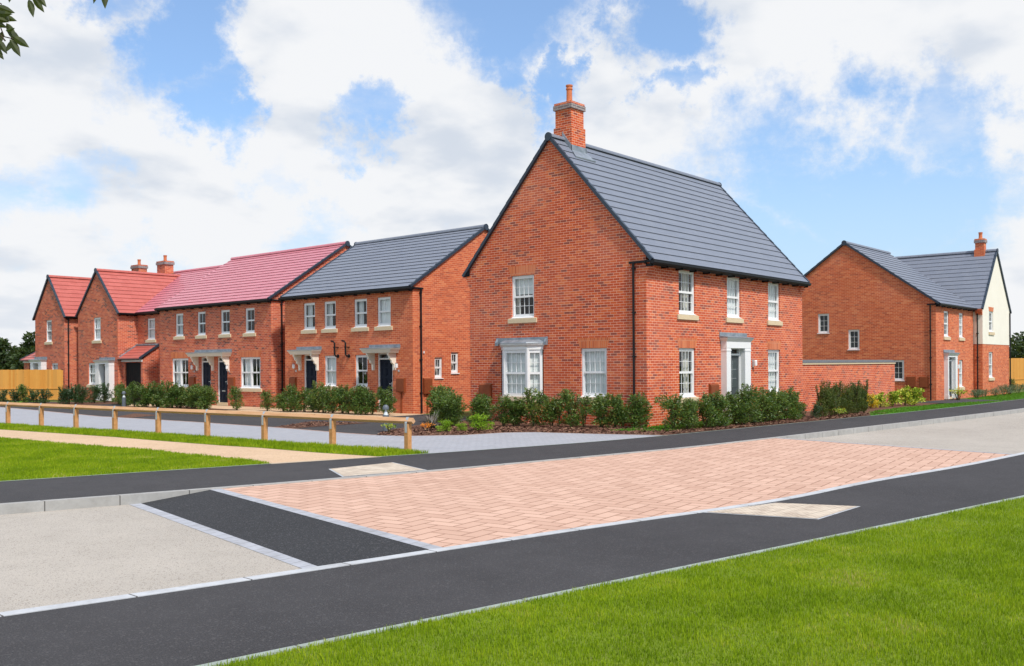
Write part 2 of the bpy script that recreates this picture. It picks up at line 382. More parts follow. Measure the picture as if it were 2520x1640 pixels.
def wall(mb, F, a0, a1, z0, z1, holes=(), rv=.14):
    As = sorted({a0, a1, *[h[0] for h in holes], *[h[1] for h in holes]}); Zs = sorted({z0, z1, *[h[2] for h in holes], *[h[3] for h in holes]})
    As = [a for a in As if a0 <= a <= a1]; Zs = [z for z in Zs if z0 <= z <= z1]
    for i in range(len(As)-1):
        for j in range(len(Zs)-1):
            ca = (As[i]+As[i+1])/2; cz = (Zs[j]+Zs[j+1])/2
            if any(h[0] < ca < h[1] and h[2] < cz < h[3] for h in holes): continue
            F.poly(mb, [(As[i],Zs[j],0),(As[i+1],Zs[j],0),(As[i+1],Zs[j+1],0),(As[i],Zs[j+1],0)])
    for h in holes:
        b0, b1, y0, y1 = h[:4]
        F.poly(mb, [(b0,y0,0),(b0,y1,0),(b0,y1,-rv),(b0,y0,-rv)]); F.poly(mb, [(b1,y0,0),(b1,y1,0),(b1,y1,-rv),(b1,y0,-rv)])
        F.poly(mb, [(b0,y0,0),(b1,y0,0),(b1,y0,-rv),(b0,y0,-rv)]); F.poly(mb, [(b0,y1,0),(b1,y1,0),(b1,y1,-rv),(b0,y1,-rv)])

def window(F, par, a0, a1, z0, z1, cols=4, rows=2, kind='sash', fill='blind', sill='stone', arch=False, horns=True):
    """one window: its frame is the part; bars, pane, sill, arch and what hangs behind are sub-parts"""
    fr = MB(); W = .055
    lights = [(a0, a1)] if kind != 'double' else [(a0, (a0+a1)/2-.02), ((a0+a1)/2+.02, a1)]
    F.box(fr, a0+.002, a0+W, z0+.002, z1-.002, -.13, -.045); F.box(fr, a1-W, a1-.002, z0+.002, z1-.002, -.13, -.045)
    F.box(fr, a0+W, a1-W, z1-W, z1-.002, -.13, -.046); F.box(fr, a0+W, a1-W, z0+.002, z0+W, -.13, -.04)
    if kind == 'double': m = (a0+a1)/2; F.box(fr, m-.045, m+.045, z0+W, z1-W, -.13, -.047)
    bars = MB(); panes = []
    i0, i1, y0, y1 = a0+W, a1-W, z0+W, z1-W
    segs = [(i0, i1)] if kind != 'double' else [(i0, (a0+a1)/2-.045), ((a0+a1)/2+.045, i1)]
    for (s0, s1) in segs:
        if kind == 'casement':
            F.box(fr, s0, s0+.045, y0, y1, -.11, -.055); F.box(fr, s1-.045, s1, y0, y1, -.11, -.055)
            F.box(fr, s0+.045, s1-.045, y1-.045, y1, -.11, -.056); F.box(fr, s0+.045, s1-.045, y0, y0+.045, -.11, -.056)
            secs = [(s0+.045, s1-.045, y0+.045, y1-.045, rows, .085)]
        else:
            zm = (y0+y1)/2 + .0
            # upper sash
            F.box(fr, s0, s0+.04, zm, y1, -.10, -.055); F.box(fr, s1-.04, s1, zm, y1, -.10, -.055)
            F.box(fr, s0+.04, s1-.04, y1-.04, y1, -.10, -.056); F.box(fr, s0, s1, zm-.03, zm+.035, -.11, -.052)
            # lower sash, set back
            F.box(fr, s0, s0+.03, y0, zm-.03, -.12, -.075); F.box(fr, s1-.03, s1, y0, zm-.03, -.12, -.075)
            F.box(fr, s0+.03, s1-.03, y0, y0+.06, -.12, -.074)
            if horns:
                for h0, h1 in ((s0, s0+.035), (s1-.035, s1)): F.plate(fr, [(h0, zm-.03), (h1, zm-.03), ((h0+h1)/2, zm-.085)], -.07, -.053)
            secs = [(s0+.04, s1-.04, zm+.035, y1-.04, rows, .075), (s0+.03, s1-.03, y0+.06, zm-.03, rows, .095)]
        for (b0, b1, c0, c1, nr, dd) in secs:
            for k in range(1, cols): x = b0+(b1-b0)*k/cols; F.box(bars, x-.007, x+.007, c0, c1, -dd-.012, -dd+.012)
            for k in range(1, nr): z = c0+(c1-c0)*k/nr; F.box(bars, b0, b1, z-.007, z+.007, -dd-.011, -dd+.011)
            panes.append((b0, b1, c0, c1, dd))
    w = fr.build('window', M['white'], par)
    if bars.f: bars.build('glazing_bar', M['white'], w)
    pm = MB()
    for (b0, b1, c0, c1, dd) in panes: F.poly(pm, [(b0-.01,c0-.01,-dd),(b1+.01,c0-.01,-dd),(b1+.01,c1+.01,-dd),(b0-.01,c1+.01,-dd)])
    pm.build('pane', M['glass'] if fill != 'frost' else M['frost'], w)
    # behind the glass
    def sheet(name, mat, b0, b1, c0, c1, d=.155, wave=0.):
        mb = MB(); n = max(2, int((b1-b0)/.03)) if wave else 1
        for k in range(n):
            x0 = b0+(b1-b0)*k/n; x1 = b0+(b1-b0)*(k+1)/n
            e0 = wave*math.sin(x0*38); e1 = wave*math.sin(x1*38)
            F.poly(mb, [(x0,c0,-d+e0),(x1,c0,-d+e1),(x1,c1,-d+e1),(x0,c1,-d+e0)])
        mb.build(name, mat, w, smooth=bool(wave), fix=False)
    L = a1-a0
    if fill == 'blind': sheet('blind', M['blind'], a0, a1, z0, z1)
    elif fill == 'vblind': sheet('blind', M['vblind'], a0, a1, z0, z1)
    elif fill == 'frost': pass
    elif fill == 'roman':
        sheet('blind', M['blind'], a0, a1, (z0+z1)/2+.08, z1, .18); sheet('curtain', M['curtain'], a1-L*.22, a1, z0, z1, .24, .02); sheet('room_shade', M['dark'], a0-.1, a1+.1, z0-.1, z1+.1, .7)
    elif fill == 'curtain':      # a curtain drawn to one end, a sheet painted dark as indoor shade behind
        sheet('curtain', M['curtain'], a0 if F.side == 'W' else a1-L*.36, a0+L*.36 if F.side == 'W' else a1, z0, z1, .22, .02); sheet('room_shade', M['dark'], a0-.1, a1+.1, z0-.1, z1+.1, .8)
    elif fill == 'curtains':
        sheet('curtain', M['blind'], a1-L*.42, a1, z0, z1, .22, .02); sheet('curtain', M['blind'], a0, a0+L*.25, z0, z1, .22, .02); sheet('room_shade', M['dark'], a0-.1, a1+.1, z0-.1, z1+.1, .8)
    elif fill == 'dark': sheet('room_shade', M['dark'], a0-.1, a1+.1, z0-.1, z1+.1, .7)
    if sill == 'stone':
        s = MB(); F.prism(s, [(-.05, z0-.165),(-.05, z0-.004),(0, z0-.012),(.055, z0-.03),(.055, z0-.165)], a0-.12, a1+.12)
        s.build('sill', M['stone'], w)
        s = MB(); F.prism(s, [(-.045, z0-.003),(-.045, z0+.03),(.03, z0-.002),(.03, z0-.014)], a0-.0, a1+.0); s.build('sill_board', M['white'], w)
    elif sill == 'white':
        s = MB(); F.prism(s, [(-.05, z0-.035),(-.05, z0+.002),(.04, z0-.008),(.04, z0-.035)], a0-.03, a1+.03); s.build('sill', M['white'], w)
    if arch:
        s = MB(); F.plate(s, [(a0-.02, z1+.004), (a1+.02, z1+.004), (a1+.13, z1+.31), (a0-.13, z1+.31)], -.05, .004)
        s.build('brick_arch', M['brick_arch'], w)
    return w

def gable_roof(par, axis, e0, e1, r0, r1, ze, zr, mat, oe=.18, ov=.06, name='roof', verge=(True, True), gauge=.31, cap=True):
    """ridge along `axis`; e0/e1 wall lines under the eaves, r0/r1 wall lines under the verges"""
    def P(e, r, z): return (r, e, z) if axis == 'x' else (e, r, z)
    mid = (e0+e1)/2; half = (e1-e0)/2; sl = (zr-ze)/half
    mb = MB(); R0 = r0-ov; R1 = r1+ov
    L = math.hypot(half+oe, (half+oe)*sl); nx, nz = sl/math.hypot(1, sl), 1/math.hypot(1, sl)
    n = max(3, round(L/gauge))
    for sg in (-1, 1):
        E = mid + sg*(half+oe); Ze = ze - oe*sl
        def at(k): t = k/n; return E + (mid-E)*t, Ze + (zr-Ze)*t
        for k in range(n):
            a, z = at(k); b, y = at(k+1)
            h0, h1 = .047, .025
            p0 = (a + sg*nx*h0, z + nz*h0); p1 = (b + sg*nx*h1, y + nz*h1) if k < n-1 else (mid, zr + h1/nz)
            mb.poly([P(p0[0], R0, p0[1]), P(p0[0], R1, p0[1]), P(p1[0], R1, p1[1]), P(p1[0], R0, p1[1])])
            uc = .042; q = (a - sg*nz*uc + sg*nx*(h1+.003 if k else 0), z + nx*uc + nz*(h1+.003 if k else 0))
            q2 = (a + sg*nx*(h0-.007), z + nz*(h0-.007))
            mb.poly([P(p0[0], R0, p0[1]), P(p0[0], R1, p0[1]), P(q2[0], R1, q2[1]), P(q2[0], R0, q2[1])])
            mb.poly([P(q2[0], R0, q2[1]), P(q2[0], R1, q2[1]), P(q[0], R1, q[1]), P(q[0], R0, q[1])])
            for rr in (R0, R1):
                mb.poly([P(a, rr, z), P(b, rr, y), P(p1[0], rr, p1[1]), P(p0[0], rr, p0[1])])
        mb.poly([P(E, R0, Ze), P(E, R1, Ze), P(mid, R1, zr), P(mid, R0, zr)])
    rf = mb.build(name, mat, par, fix=False)
    for rr, on, s in ((R0, verge[0], -1), (R1, verge[1], 1)):
        if not on: continue
        nn = max(3, round(L/.42))
        for sg in (-1, 1):
            E = mid + sg*(half+oe); Ze = ze - oe*sl; vb = MB()
            for k in range(nn):
                t0 = k/nn; t1 = (k+1)/nn
                a, z = E+(mid-E)*t0, Ze+(zr-Ze)*t0; b, y = E+(mid-E)*t1, Ze+(zr-Ze)*t1
                u0, u1 = .070, .056; lo = -.030
                ring = [(a+sg*nx*lo, z+nz*lo), (a+sg*nx*u0, z+nz*u0), (b+sg*nx*u1, y+nz*u1), (b+sg*nx*lo, y+nz*lo)]
                vb.prism([P(c[0], rr-s*.06, c[1]) for c in ring], [P(c[0], rr+s*.035, c[1]) for c in ring])
            vb.build('verge', M['verge'], par)
    if cap:
        rb = MB(); k = 12
        ring = [(mid+.12*math.cos(math.pi*i/k), zr+.0+.13*math.sin(math.pi*i/k)) for i in range(k+1)]
        nseg = max(1, round((R1-R0)/.45))
        for i in range(nseg):
            a = R0-.0+(R1-R0)*i/nseg; b = R0+(R1-R0)*(i+1)/nseg; rb.prism([P(c[0], a+.003, c[1]) for c in ring], [P(c[0], b-.003, c[1]) for c in ring])
        rb.build('ridge', mat, rf)
        for rr, on, s in ((R0, verge[0], -1), (R1, verge[1], 1)):
            if on:
                ring2 = [(mid+.125*math.cos(2*math.pi*i/16), zr+.015+.13*math.sin(2*math.pi*i/16)) for i in range(16)]
                eb = MB(); eb.prism([P(c[0], rr, c[1]) for c in ring2], [P(c[0], rr+s*.05, c[1]) for c in ring2]); eb.build('ridge_end', M['verge'], rf)
    return rf

def gutter(par, F, a0, a1, z, d=.13):
    mb = MB(); prof = [(d-.058, z+.03), (d-.058, z-.025), (d-.03, z-.07), (d+.03, z-.07), (d+.06, z-.025), (d+.06, z+.03)]
    F.prism(mb, prof, a0, a1); bk = mb; n = max(2, int((a1-a0)/.8))
    for k in range(n+1):
        a = a0+.1+(a1-a0-.2)*k/n; F.box(bk, a-.012, a+.012, z-.13, z-.05, 0, d-.02)
    F.box(mb, a0+.01, a1-.01, z-.10, z+.02, d-.085, d-.06); g = mb.build('gutter', M['black'], par)
    fb = MB(); F.box(fb, a0+.01, a1-.01, z-.06, z+.05, 0, .03); fb.build('fascia', M['black'], g)
    return g
def downpipe(par, F, a, ztop, d=.06, zb=0.):
    mb = MB(); mb.tube([F.pt(a, zb, d), F.pt(a, ztop, d)], .034, 10)
    for z in np.arange(zb+.75, ztop, 1.25): F.box(mb, a-.052, a+.052, z-.02, z+.02, 0, d+.02)
    return mb.build('downpipe', M['black'], par)
def chimney(par, cx, cy, w, l, zb, zt, brick, ph=1.):
    mb = MB(); hw, hl = w/2, l/2
    mb.box(cx-hw, cx+hw, cy-hl, cy+hl, zb, zb+(zt-zb)*.62); s = .04
    mb.box(cx-hw+s, cx+hw-s, cy-hl+s, cy+hl-s, zb+(zt-zb)*.62, zt-.22); mb.box(cx-hw+.012, cx+hw-.012, cy-hl+.012, cy+hl-.012, zt-.075, zt)
    c = mb.build('chimney', M[brick], par)
    b = MB(); b.box(cx-hw-.01, cx+hw+.01, cy-hl-.01, cy+hl+.01, zt-.22, zt-.075); b.build('brick_band', M['brick_blue'], c)
    p = MB(); p.lathe(cx, cy, [(r_*.88, zt+(z_-zt)*ph) for r_, z_ in [(.15, zt), (.12, zt+.06), (.105, zt+.12), (.1, zt+.44), (.122, zt+.46), (.122, zt+.49), (.105, zt+.5), (.105, zt+.54), (.125, zt+.56), (.125, zt+.6), (.09, zt+.6)]], 18)
    p.build('chimney_pot', M['terracotta'], c, smooth=False)
    return c
def door(F, par, a0, a1, z1, mat='navy', style='panel', z0=.15, rec=.08):
    """front door with frame, transom light, panels, letter plate, handle"""
    fr = MB(); F.box(fr, a0-.06, a0, z0-.05, z1+.25, -rec-.06, -rec+.04); F.box(fr, a1, a1+.06, z0-.05, z1+.25, -rec-.06, -rec+.04)
    F.box(fr, a0, a1, z1, z1+.06, -rec-.06, -rec+.038); F.box(fr, a0, a1, z1+.20, z1+.25, -rec-.06, -rec+.038)
    g = MB(); F.poly(g, [(a0,z1+.06,-rec-.02),(a1,z1+.06,-rec-.02),(a1,z1+.20,-rec-.02),(a0,z1+.20,-rec-.02)])
    lf = MB(); F.box(lf, a0+.004, a1-.004, z0, z1-.004, -rec-.045, -rec)
    w = a1-a0
    d = lf.build('door', M[mat], par)
    fr.build('door_frame', M['white'], d); g.build('transom_pane', M['glass'], d)
    bk = MB(); F.box(bk, a0, a1, z1+.05, z1+.21, -rec-.3, -rec-.28); bk.build('room_shade', M['dark'], d)
    pn = MB()
    if style == 'panel':
        for zz0, zz1 in ((.86, .95), (.66, .83), (.34, .62), (.05, .22)):
            for b0, b1 in ((.14, .46), (.54, .86)):
                A0, A1, Z0, Z1 = a0+w*b0, a0+w*b1, z0+(z1-z0)*zz0, z0+(z1-z0)*zz1
                for (x0, x1, y0, y1) in ((A0, A1, Z1-.022, Z1), (A0, A1, Z0, Z0+.022), (A0, A0+.02, Z0+.022, Z1-.022), (A1-.02, A1, Z0+.022, Z1-.022)):
                    F.box(pn, x0, x1, y0, y1, -rec, -rec+.014)
        pn.build('panel_moulding', M[mat], d)
    else:
        A0, A1, Z0, Z1 = a0+w*.2, a0+w*.8, z0+(z1-z0)*.46, z0+(z1-z0)*.92
        F.box(pn, A0, A1, Z0, Z1, -rec, -rec+.01); pn.build('door_glass', M['frost'], d)
        q = MB()
        for k in (1, 2): F.box(q, A0, A1, Z0+(Z1-Z0)*k/3-.006, Z0+(Z1-Z0)*k/3+.006, -rec+.01, -rec+.016)
        F.box(q, (A0+A1)/2-.006, (A0+A1)/2+.006, Z0, Z1, -rec+.01, -rec+.015)
        q.build('lead_strip', M['chrome'], d)
    zc = z0+(z1-z0)*.28
    lp = MB(); F.box(lp, (a0+a1)/2-.14, (a0+a1)/2+.14, zc-.03, zc+.03, -rec, -rec+.02); lp.build('letter_plate', M['chrome'], d)
    kn = MB(); ha = a0+.07
    F.box(kn, ha-.015, ha+.015, z0+.82, z0+1.0, -rec, -rec+.012); F.box(kn, ha-.01, ha+.11, z0+.93, z0+.955, -rec+.012, -rec+.05); kn.build('handle', M['chrome'], d)
    st = MB(); F.box(st, a0-.08, a1+.08, 0., z0-.012, -.12, .03); st.build('door_step', M['stone'], d)
    return d
def canopy(F, par, a0, a1, z0=2.27, z1=2.44, proj=.5, brk=()):
    mb = MB(); e = .09
    lo = [F.pt(a0+e, z0, 0), F.pt(a1-e, z0, 0), F.pt(a1-e, z0, proj-e), F.pt(a0+e, z0, proj-e)]
    m1 = [F.pt(a0+e*.7, z0+.05, 0), F.pt(a1-e*.7, z0+.05, 0), F.pt(a1-e*.7, z0+.05, proj-e*.7), F.pt(a0+e*.7, z0+.05, proj-e*.7)]
    m2 = [F.pt(a0+e*.15, z1-.04, 0), F.pt(a1-e*.15, z1-.04, 0), F.pt(a1-e*.15, z1-.04, proj-e*.15), F.pt(a0+e*.15, z1-.04, proj-e*.15)]
    hi = [F.pt(a0, z1-.035, 0), F.pt(a1, z1-.035, 0), F.pt(a1, z1-.035, proj), F.pt(a0, z1-.035, proj)]
    h2 = [F.pt(a0, z1, 0), F.pt(a1, z1, 0), F.pt(a1, z1, proj), F.pt(a0, z1, proj)]
    mb.prism(lo, m1); mb.prism([(x, y, z+.001) for x, y, z in m1], m2); mb.prism([(x, y, z+.001) for x, y, z in hi], h2)
    c = mb.build('canopy', M['cream'], par)
    ld = MB(); F.prism(ld, [(0, z1+.004), (proj+.02, z1+.004), (proj+.02, z1+.022), (.02, z1+.05), (.02, z1+.15), (0, z1+.155)], a0-.02, a1+.02)
    ld.build('lead_flashing', M['lead'], c)
    for a in brk:
        b = MB(); pr = [(.0, z0-.004), (proj-.12, z0-.004), (proj-.12, z0-.06), (proj-.17, z0-.12), (proj-.2, z0-.22), (proj-.29, z0-.30), (proj-.29, z0-.36), (.10, z0-.44), (.09, z0-.66), (0, z0-.66)]
        F.prism(b, pr, a-.045, a+.045); b.build('canopy_bracket', M['cream'], c)
    return c
def wall_lamp(F, par, a, z, style='swan'):
    mb = MB()
    if style == 'swan':
        F.box(mb, a-.04, a+.04, z-.19, z-.11, 0, .025); mb.tube([F.pt(a, z-.15, .02), F.pt(a, z-.16, .10), F.pt(a, z-.06, .14), F.pt(a, z, .14)], .012, 6)
        x, y, _ = F.pt(a, z, .14); l = mb.build('wall_lamp', M['chrome'], par)
        g = MB(); g.lathe(x, y, [(.03, z-.05), (.06, z-.03), (.06, z+.1), (.04, z+.13)], 12); g.build('lamp_shade', M['white'], l)
        t = MB(); t.lathe(x, y, [(.066, z+.1305), (.03, z+.16)], 12); t.build('lamp_cap', M['chrome'], l)
    else:
        F.box(mb, a-.05, a+.05, z-.12, z+.12, 0, .02); l = mb.build('wall_lamp', M['chrome'], par)
        x, y, _ = F.pt(a, z, .10); g = MB(); g.lathe(x, y, [(.055, z-.09), (.06, z-.06), (.06, z+.08), (.05, z+.1)], 12); g.build('lamp_shade', M['white'], l)
    return l
def meter(F, par, a0, a1, z0, z1, pipe=True, d=.09):
    mb = MB(); F.prism(mb, [(0, z0), (0, z1), (d*.6, z1-.02), (d, z1-.05), (d, z0)], a0, a1)
    m = mb.build('meter_box', M['meter'], par)
    k = MB(); F.box(k, a0+.03, a1-.03, z0+.03, z1-.08, d, d+.008); k.build('meter_door', M['meter'], m)
    if pipe and z0 > .3:
        p = MB(); F.box(p, (a0+a1)/2-.025, (a0+a1)/2+.025, 0, z0-.003, 0, .04); p.build('meter_pipe', M['meter'], m)
    return m
def surround(F, par, a0, a1, o0, o1, ztop, zo, proj=.3, lead=(0, 0)):
    """classical door surround: two pilasters, entablature, lead on top; opening o0..o1"""
    mb = MB()
    for x0, x1 in ((a0, o0), (o1, a1)):
        F.box(mb, x0, x1, 0.02, zo, 0, proj); F.box(mb, x0-.015, x1+.015, .02, .22, 0, proj+.015); F.box(mb, x0-.01, x1+.01, zo-.09, zo-.05, 0, proj+.012)
    F.box(mb, a0-.005, a1+.005, zo+.001, ztop-.12, 0, proj+.006)
    e = .07
    A = [F.pt(a0-.01, ztop-.119, 0), F.pt(a1+.01, ztop-.119, 0), F.pt(a1+.01, ztop-.119, proj+.01), F.pt(a0-.01, ztop-.119, proj+.01)]
    B = [F.pt(a0-e, ztop-.035, 0), F.pt(a1+e, ztop-.035, 0), F.pt(a1+e, ztop-.035, proj+e), F.pt(a0-e, ztop-.035, proj+e)]
    B2 = [(x, y, z+.001) for x, y, z in B]; C = [F.pt(a0-e-.01, ztop, 0), F.pt(a1+e+.01, ztop, 0), F.pt(a1+e+.01, ztop, proj+e+.01), F.pt(a0-e-.01, ztop, proj+e+.01)]
    mb.prism(A, B); mb.prism(B2, C)
    s = mb.build('door_surround', M['white'], par)
    ld = MB(); F.prism(ld, [(0, ztop+.003), (proj+e+.03, ztop+.003), (proj+e+.03, ztop+.02), (.02, ztop+.06), (.02, ztop+.17), (0, ztop+.175)], a0-e-.03, a1+e+.03)
    ld.build('lead_flashing', M['lead'], s)
    return s
def shell(par, x0, x1, y0, y1, ze, zr, axis, brick, holesW=(), holesS=(), name='wall', zb=-.1, split=None):
    """four brick walls with gables; W face at x0 and S face at y0 have openings"""
    mb = MB(); FW = Face('W', x0); FS = Face('S', y0)
    wall(mb, FW, y0, y1, zb, ze, holesW); wall(mb, FS, x0, x1, zb, ze, holesS)
    mb.poly([(x1,y0,zb),(x1,y1,zb),(x1,y1,ze),(x1,y0,ze)]); mb.poly([(x0,y1,zb),(x1,y1,zb),(x1,y1,ze),(x0,y1,ze)])
    if axis == 'x':
        m = (y0+y1)/2
        for x in (x0, x1): mb.poly([(x,y0,ze),(x,y1,ze),(x,m,zr)])
    else:
        m = (x0+x1)/2
        for y in (y0, y1): mb.poly([(x0,y,ze),(x1,y,ze),(m,y,zr)])
    return mb.build(name, M[brick], par, fix=False)
# ------------------------------------------------------------------ the big corner house
def corbel(mb, x0, x1, y, sgn, z0, n=6, st=.037, h=.075, top=None):
    for k in range(n):
        zz1 = z0+h*(k+1) if k < n-1 else (top or z0+h*(k+1))
        a, b = y + sgn*.003, y + sgn*st*(k+1)
        mb.box(x0, x1, min(a, b), max(a, b), z0+h*k, zz1)
H1 = thing('brick_house', 'large red brick corner house with steep slate roof and white bay window', 'house', (22.52, 14.41, 0))
upS = [(24.29,25.25),(27.27,28.19),(30.22,31.13)]; loS = [(24.29,25.23),(30.19,31.12)]
dS = (27.16, 28.06)
hW = [(18.50,19.42,3.26,4.585),(15.78,16.71,.83,2.26),(18.14,19.88,.79,2.25)]
hS = [(a,b,3.265,4.58) for a,b in upS] + [(a,b,.79,2.25) for a,b in loS] + [(dS[0]-.06,dS[1]+.06,.1,2.29)]
FW, FS = Face('W', 22.52), Face('S', 14.41)
shell(H1, 22.52, 33.0, 14.41, 21.23, 4.92, 8.70, 'x', 'brick_red', hW, hS)
for x0, x1 in ((22.517, 22.86), (32.70, 33.003)):
    for yy, sg in ((14.41, -1), (21.23, 1)): mb = MB(); corbel(mb, x0, x1, yy, sg, 4.33, top=4.70); mb.build('brick_corbel', M['brick_red'], H1)
gable_roof(H1, 'x', 14.41, 21.23, 22.52, 33.0, 4.94, 8.72, M['slate'], oe=.22, ov=.07)
gutter(H1, FS, 22.42, 33.06, 4.66, .27)
mb = MB(); FW.box(mb, 14.2, 14.95, 4.64, 4.70, .0, .07); mb.build('gutter_return', M['black'], H1)
downpipe(H1, FW, 14.80, 4.68)
window(FW, H1, 18.50,19.42,3.26,4.585, fill='roman', arch=True)
window(FW, H1, 15.78,16.71,.83,2.26, fill='vblind', arch=True)
for (a,b), f in zip(upS, ('curtain','blind','blind')): window(FS, H1, a, b, 3.265, 4.58, fill=f)
for (a,b), f in zip(loS, ('curtain','vblind')): window(FS, H1, a, b, .79, 2.25, fill=f, arch=True)
# bay window: centre light and two canted sides
def bay(par, F, a0, a1, z0, z1, proj=.42, cant=.42):
    fr = MB(); 
    pts = [(a1, 0.), (a1-cant, proj), (a0+cant, proj), (a0, 0.)]      # (a, d) left to right as seen
    def seg(mb, p, q, t0, t1, zz0, zz1, th=.07, off=0.):
        (ax, dx), (bx, dy) = p, q; L = math.hypot(bx-ax, dy-dx); ux, uy = (bx-ax)/L, (dy-dx)/L; nx, ny = uy, -ux
        if ny < 0 and abs(ux) > .01: nx, ny = -nx, -ny
        A = (ax+ux*t0*L, dx+uy*t0*L); B = (ax+ux*t1*L, dx+uy*t1*L)
        o0, o1 = off-th, off
        ring = [(A[0]+nx*o0, A[1]+ny*o0), (B[0]+nx*o0, B[1]+ny*o0), (B[0]+nx*o1, B[1]+ny*o1), (A[0]+nx*o1, A[1]+ny*o1)]
        mb.prism([F.pt(a, zz0, d) for a, d in ring], [F.pt(a, zz1, d) for a, d in ring]); return L
    bars = MB(); pane = MB(); bl = MB()
    for i, cols in ((0, 2), (1, 4), (2, 2)):
        p, q = pts[i], pts[i+1]; L = math.hypot(q[0]-p[0], q[1]-p[1]); w = .085/L
        seg(fr, p, q, 0, w, z0, z1); seg(fr, p, q, 1-w, 1, z0, z1); zm = (z0+z1)/2
        seg(fr, p, q, w, 1-w, z1-.10, z1, .068); seg(fr, p, q, w, 1-w, z0, z0+.10, .068); seg(fr, p, q, w, 1-w, zm-.035, zm+.035, .068, -.004)
        for k in range(1, cols):
            t = w+(1-2*w)*k/cols; seg(bars, p, q, t-.009/L, t+.009/L, z0+.1, zm-.035, .02, -.03); seg(bars, p, q, t-.009/L, t+.009/L, zm+.035, z1-.1, .02, -.02)
        for c0, c1 in ((z0+.1, zm-.035), (zm+.035, z1-.1)):
            zc = (c0+c1)/2; seg(bars, p, q, w, 1-w, zc-.009, zc+.009, .018, -.026); (ax_, dx_), (bx_, dy_) = p, q; LP = lambda t_, z_: F.pt(ax_+(bx_-ax_)*t_, z_, dx_+(dy_-dx_)*t_-.034); pane.poly([LP(w,c0), LP(1-w,c0), LP(1-w,c1), LP(w,c1)])
        seg(bl, p, q, .02, .98, z0+.02, z1-.02, .004, -.11)
    w_ = fr.build('bay_window', M['white'], par); bars.build('glazing_bar', M['white'], w_); pane.build('pane', M['glass'], w_); bl.build('blind', M['vblind'], w_)
    # posts at the two angles
    for (a, d) in pts[1:3]: po = MB(); x, y, _ = F.pt(a, 0, d-.03); po.lathe(x, y, [(.055, z0), (.055, z1)], 8); po.build('corner_post', M['white'], w_)
    def ring(e, z): return [F.pt(a1+e, z, 0), F.pt(a1-cant+e*.45, z, proj+e), F.pt(a0+cant-e*.45, z, proj+e), F.pt(a0-e, z, 0)]
    c = MB(); c.prism(ring(.03, z1+.001), ring(.03, z1+.09)); c.prism(ring(.035, z1+.091), ring(.10, z1+.16)); c.prism(ring(.105, z1+.161), ring(.105, z1+.20))
    c.build('cornice', M['white'], w_)
    l = MB(); l.prism(ring(.13, z1+.203), ring(.12, z1+.225)); l.prism(ring(.115, z1+.226), ring(-.05, z1+.31)); F.box(l, a0-.22, a1+.22, z1+.2, z1+.39, .0, .03)
    F.prism(l, [(0, z1+.14), (.10, z1+.14), (.10, z1+.24), (0, z1+.40)], a1+.13, a1+.21); F.prism(l, [(0, z1+.14), (.10, z1+.14), (.10, z1+.24), (0, z1+.40)], a0-.21, a0-.13)
    l.build('lead_roof', M['lead'], w_)
    s = MB(); s.prism(ring(.09, z0-.16), ring(.09, z0-.002)); s.build('sill', M['stone'], w_)
    b = MB(); b.prism(ring(-.02, -.1), ring(-.02, z0-.161)); b.build('bay_base', M['brick_red'], w_)
bay(H1, FW, 18.18, 19.84, .80, 2.25, .30, .36)
surround(FS, H1, 26.84, 28.49, 27.13, 28.09, 2.60, 2.27, .20)
door(FS, H1, 27.17, 28.05, 2.04, 'greydoor', 'glazed', .12, .02)
wall_lamp(FS, H1, 29.02, 1.79, 'box')
meter(FS, H1, 26.03, 26.56, .62, 1.16); meter(FW, H1, 20.27, 20.77, .60, 1.19)
mb = MB(); mb.box(23.22,23.95,17.50,18.14,8.0,8.62); 
ch = chimney(H1, 23.50, 17.82, .72, .70, 7.9, 9.93, 'brick_red')
mb = MB()
for k in range(1):
    A = [(23.12,17.46,8.36),(23.88,17.46,8.36),(24.02,17.20,8.10),(22.98,17.20,8.10)]
    mb.prism(A, [(x,y-.012,z+.035) for x,y,z in A])
    for x in (23.12, 23.865):
        mb.prism([(x,17.44,8.33),(x,17.82,8.74),(x,17.82,9.02),(x,17.7,8.84),(x,17.6,8.72),(x,17.44,8.52)],[(x+.02,17.44,8.33),(x+.02,17.82,8.74),(x+.02,17.82,9.02),(x+.02,17.7,8.84),(x+.02,17.6,8.72),(x+.02,17.44,8.52)])
    mb.box(23.12,23.885,17.452,17.468,8.34,8.56)
mb.build('chimney_flashing', M['lead'], ch)

# ------------------------------------------------------------------ slate roofed pair
H2 = thing('semi_detached_house', 'orange brick slate-roofed pair of homes with two black bent vent pipes on its front', 'house', (24.0, 25.55, 0))
FW, FS = Face('W', 24.0), Face('S', 25.55)
up = [(31.39,32.16,'curtains'),(30.04,30.80,'curtains'),(28.13,28.91,'curtains'),(26.76,27.53,'blind')]
lo = [(30.03,30.79,'vblind'),(28.12,28.86,'dark')]
dr = [(31.36,32.10),(26.73,27.47)]
hW = [(a,b,3.30,4.41) for a,b,_ in up] + [(a,b,.98,2.21) for a,b,_ in lo] + [(a-.06,b+.06,.1,2.27) for a,b in dr]
hS = [(25.13,25.54,1.30,2.09),(26.02,26.43,1.48,2.29)]
shell(H2, 24.0, 32.0, 25.55, 33.45, 4.78, 7.30, 'y', 'brick_orange', hW, hS)
gable_roof(H2, 'y', 24.0, 32.0, 25.55, 33.45, 4.80, 7.33, M['slate'], oe=.16, ov=.05)
gutter(H2, FW, 25.46, 33.56, 4.67, .20); downpipe(H2, FS, 24.38, 4.70)
mb = MB(); FS.box(mb, 23.78, 24.5, 4.64, 4.70, 0, .07); mb.build('gutter_return', M['black'], H2)
mb = MB()
FW.box(mb, 25.56, 33.44, 4.575, 4.70, 0, .02)
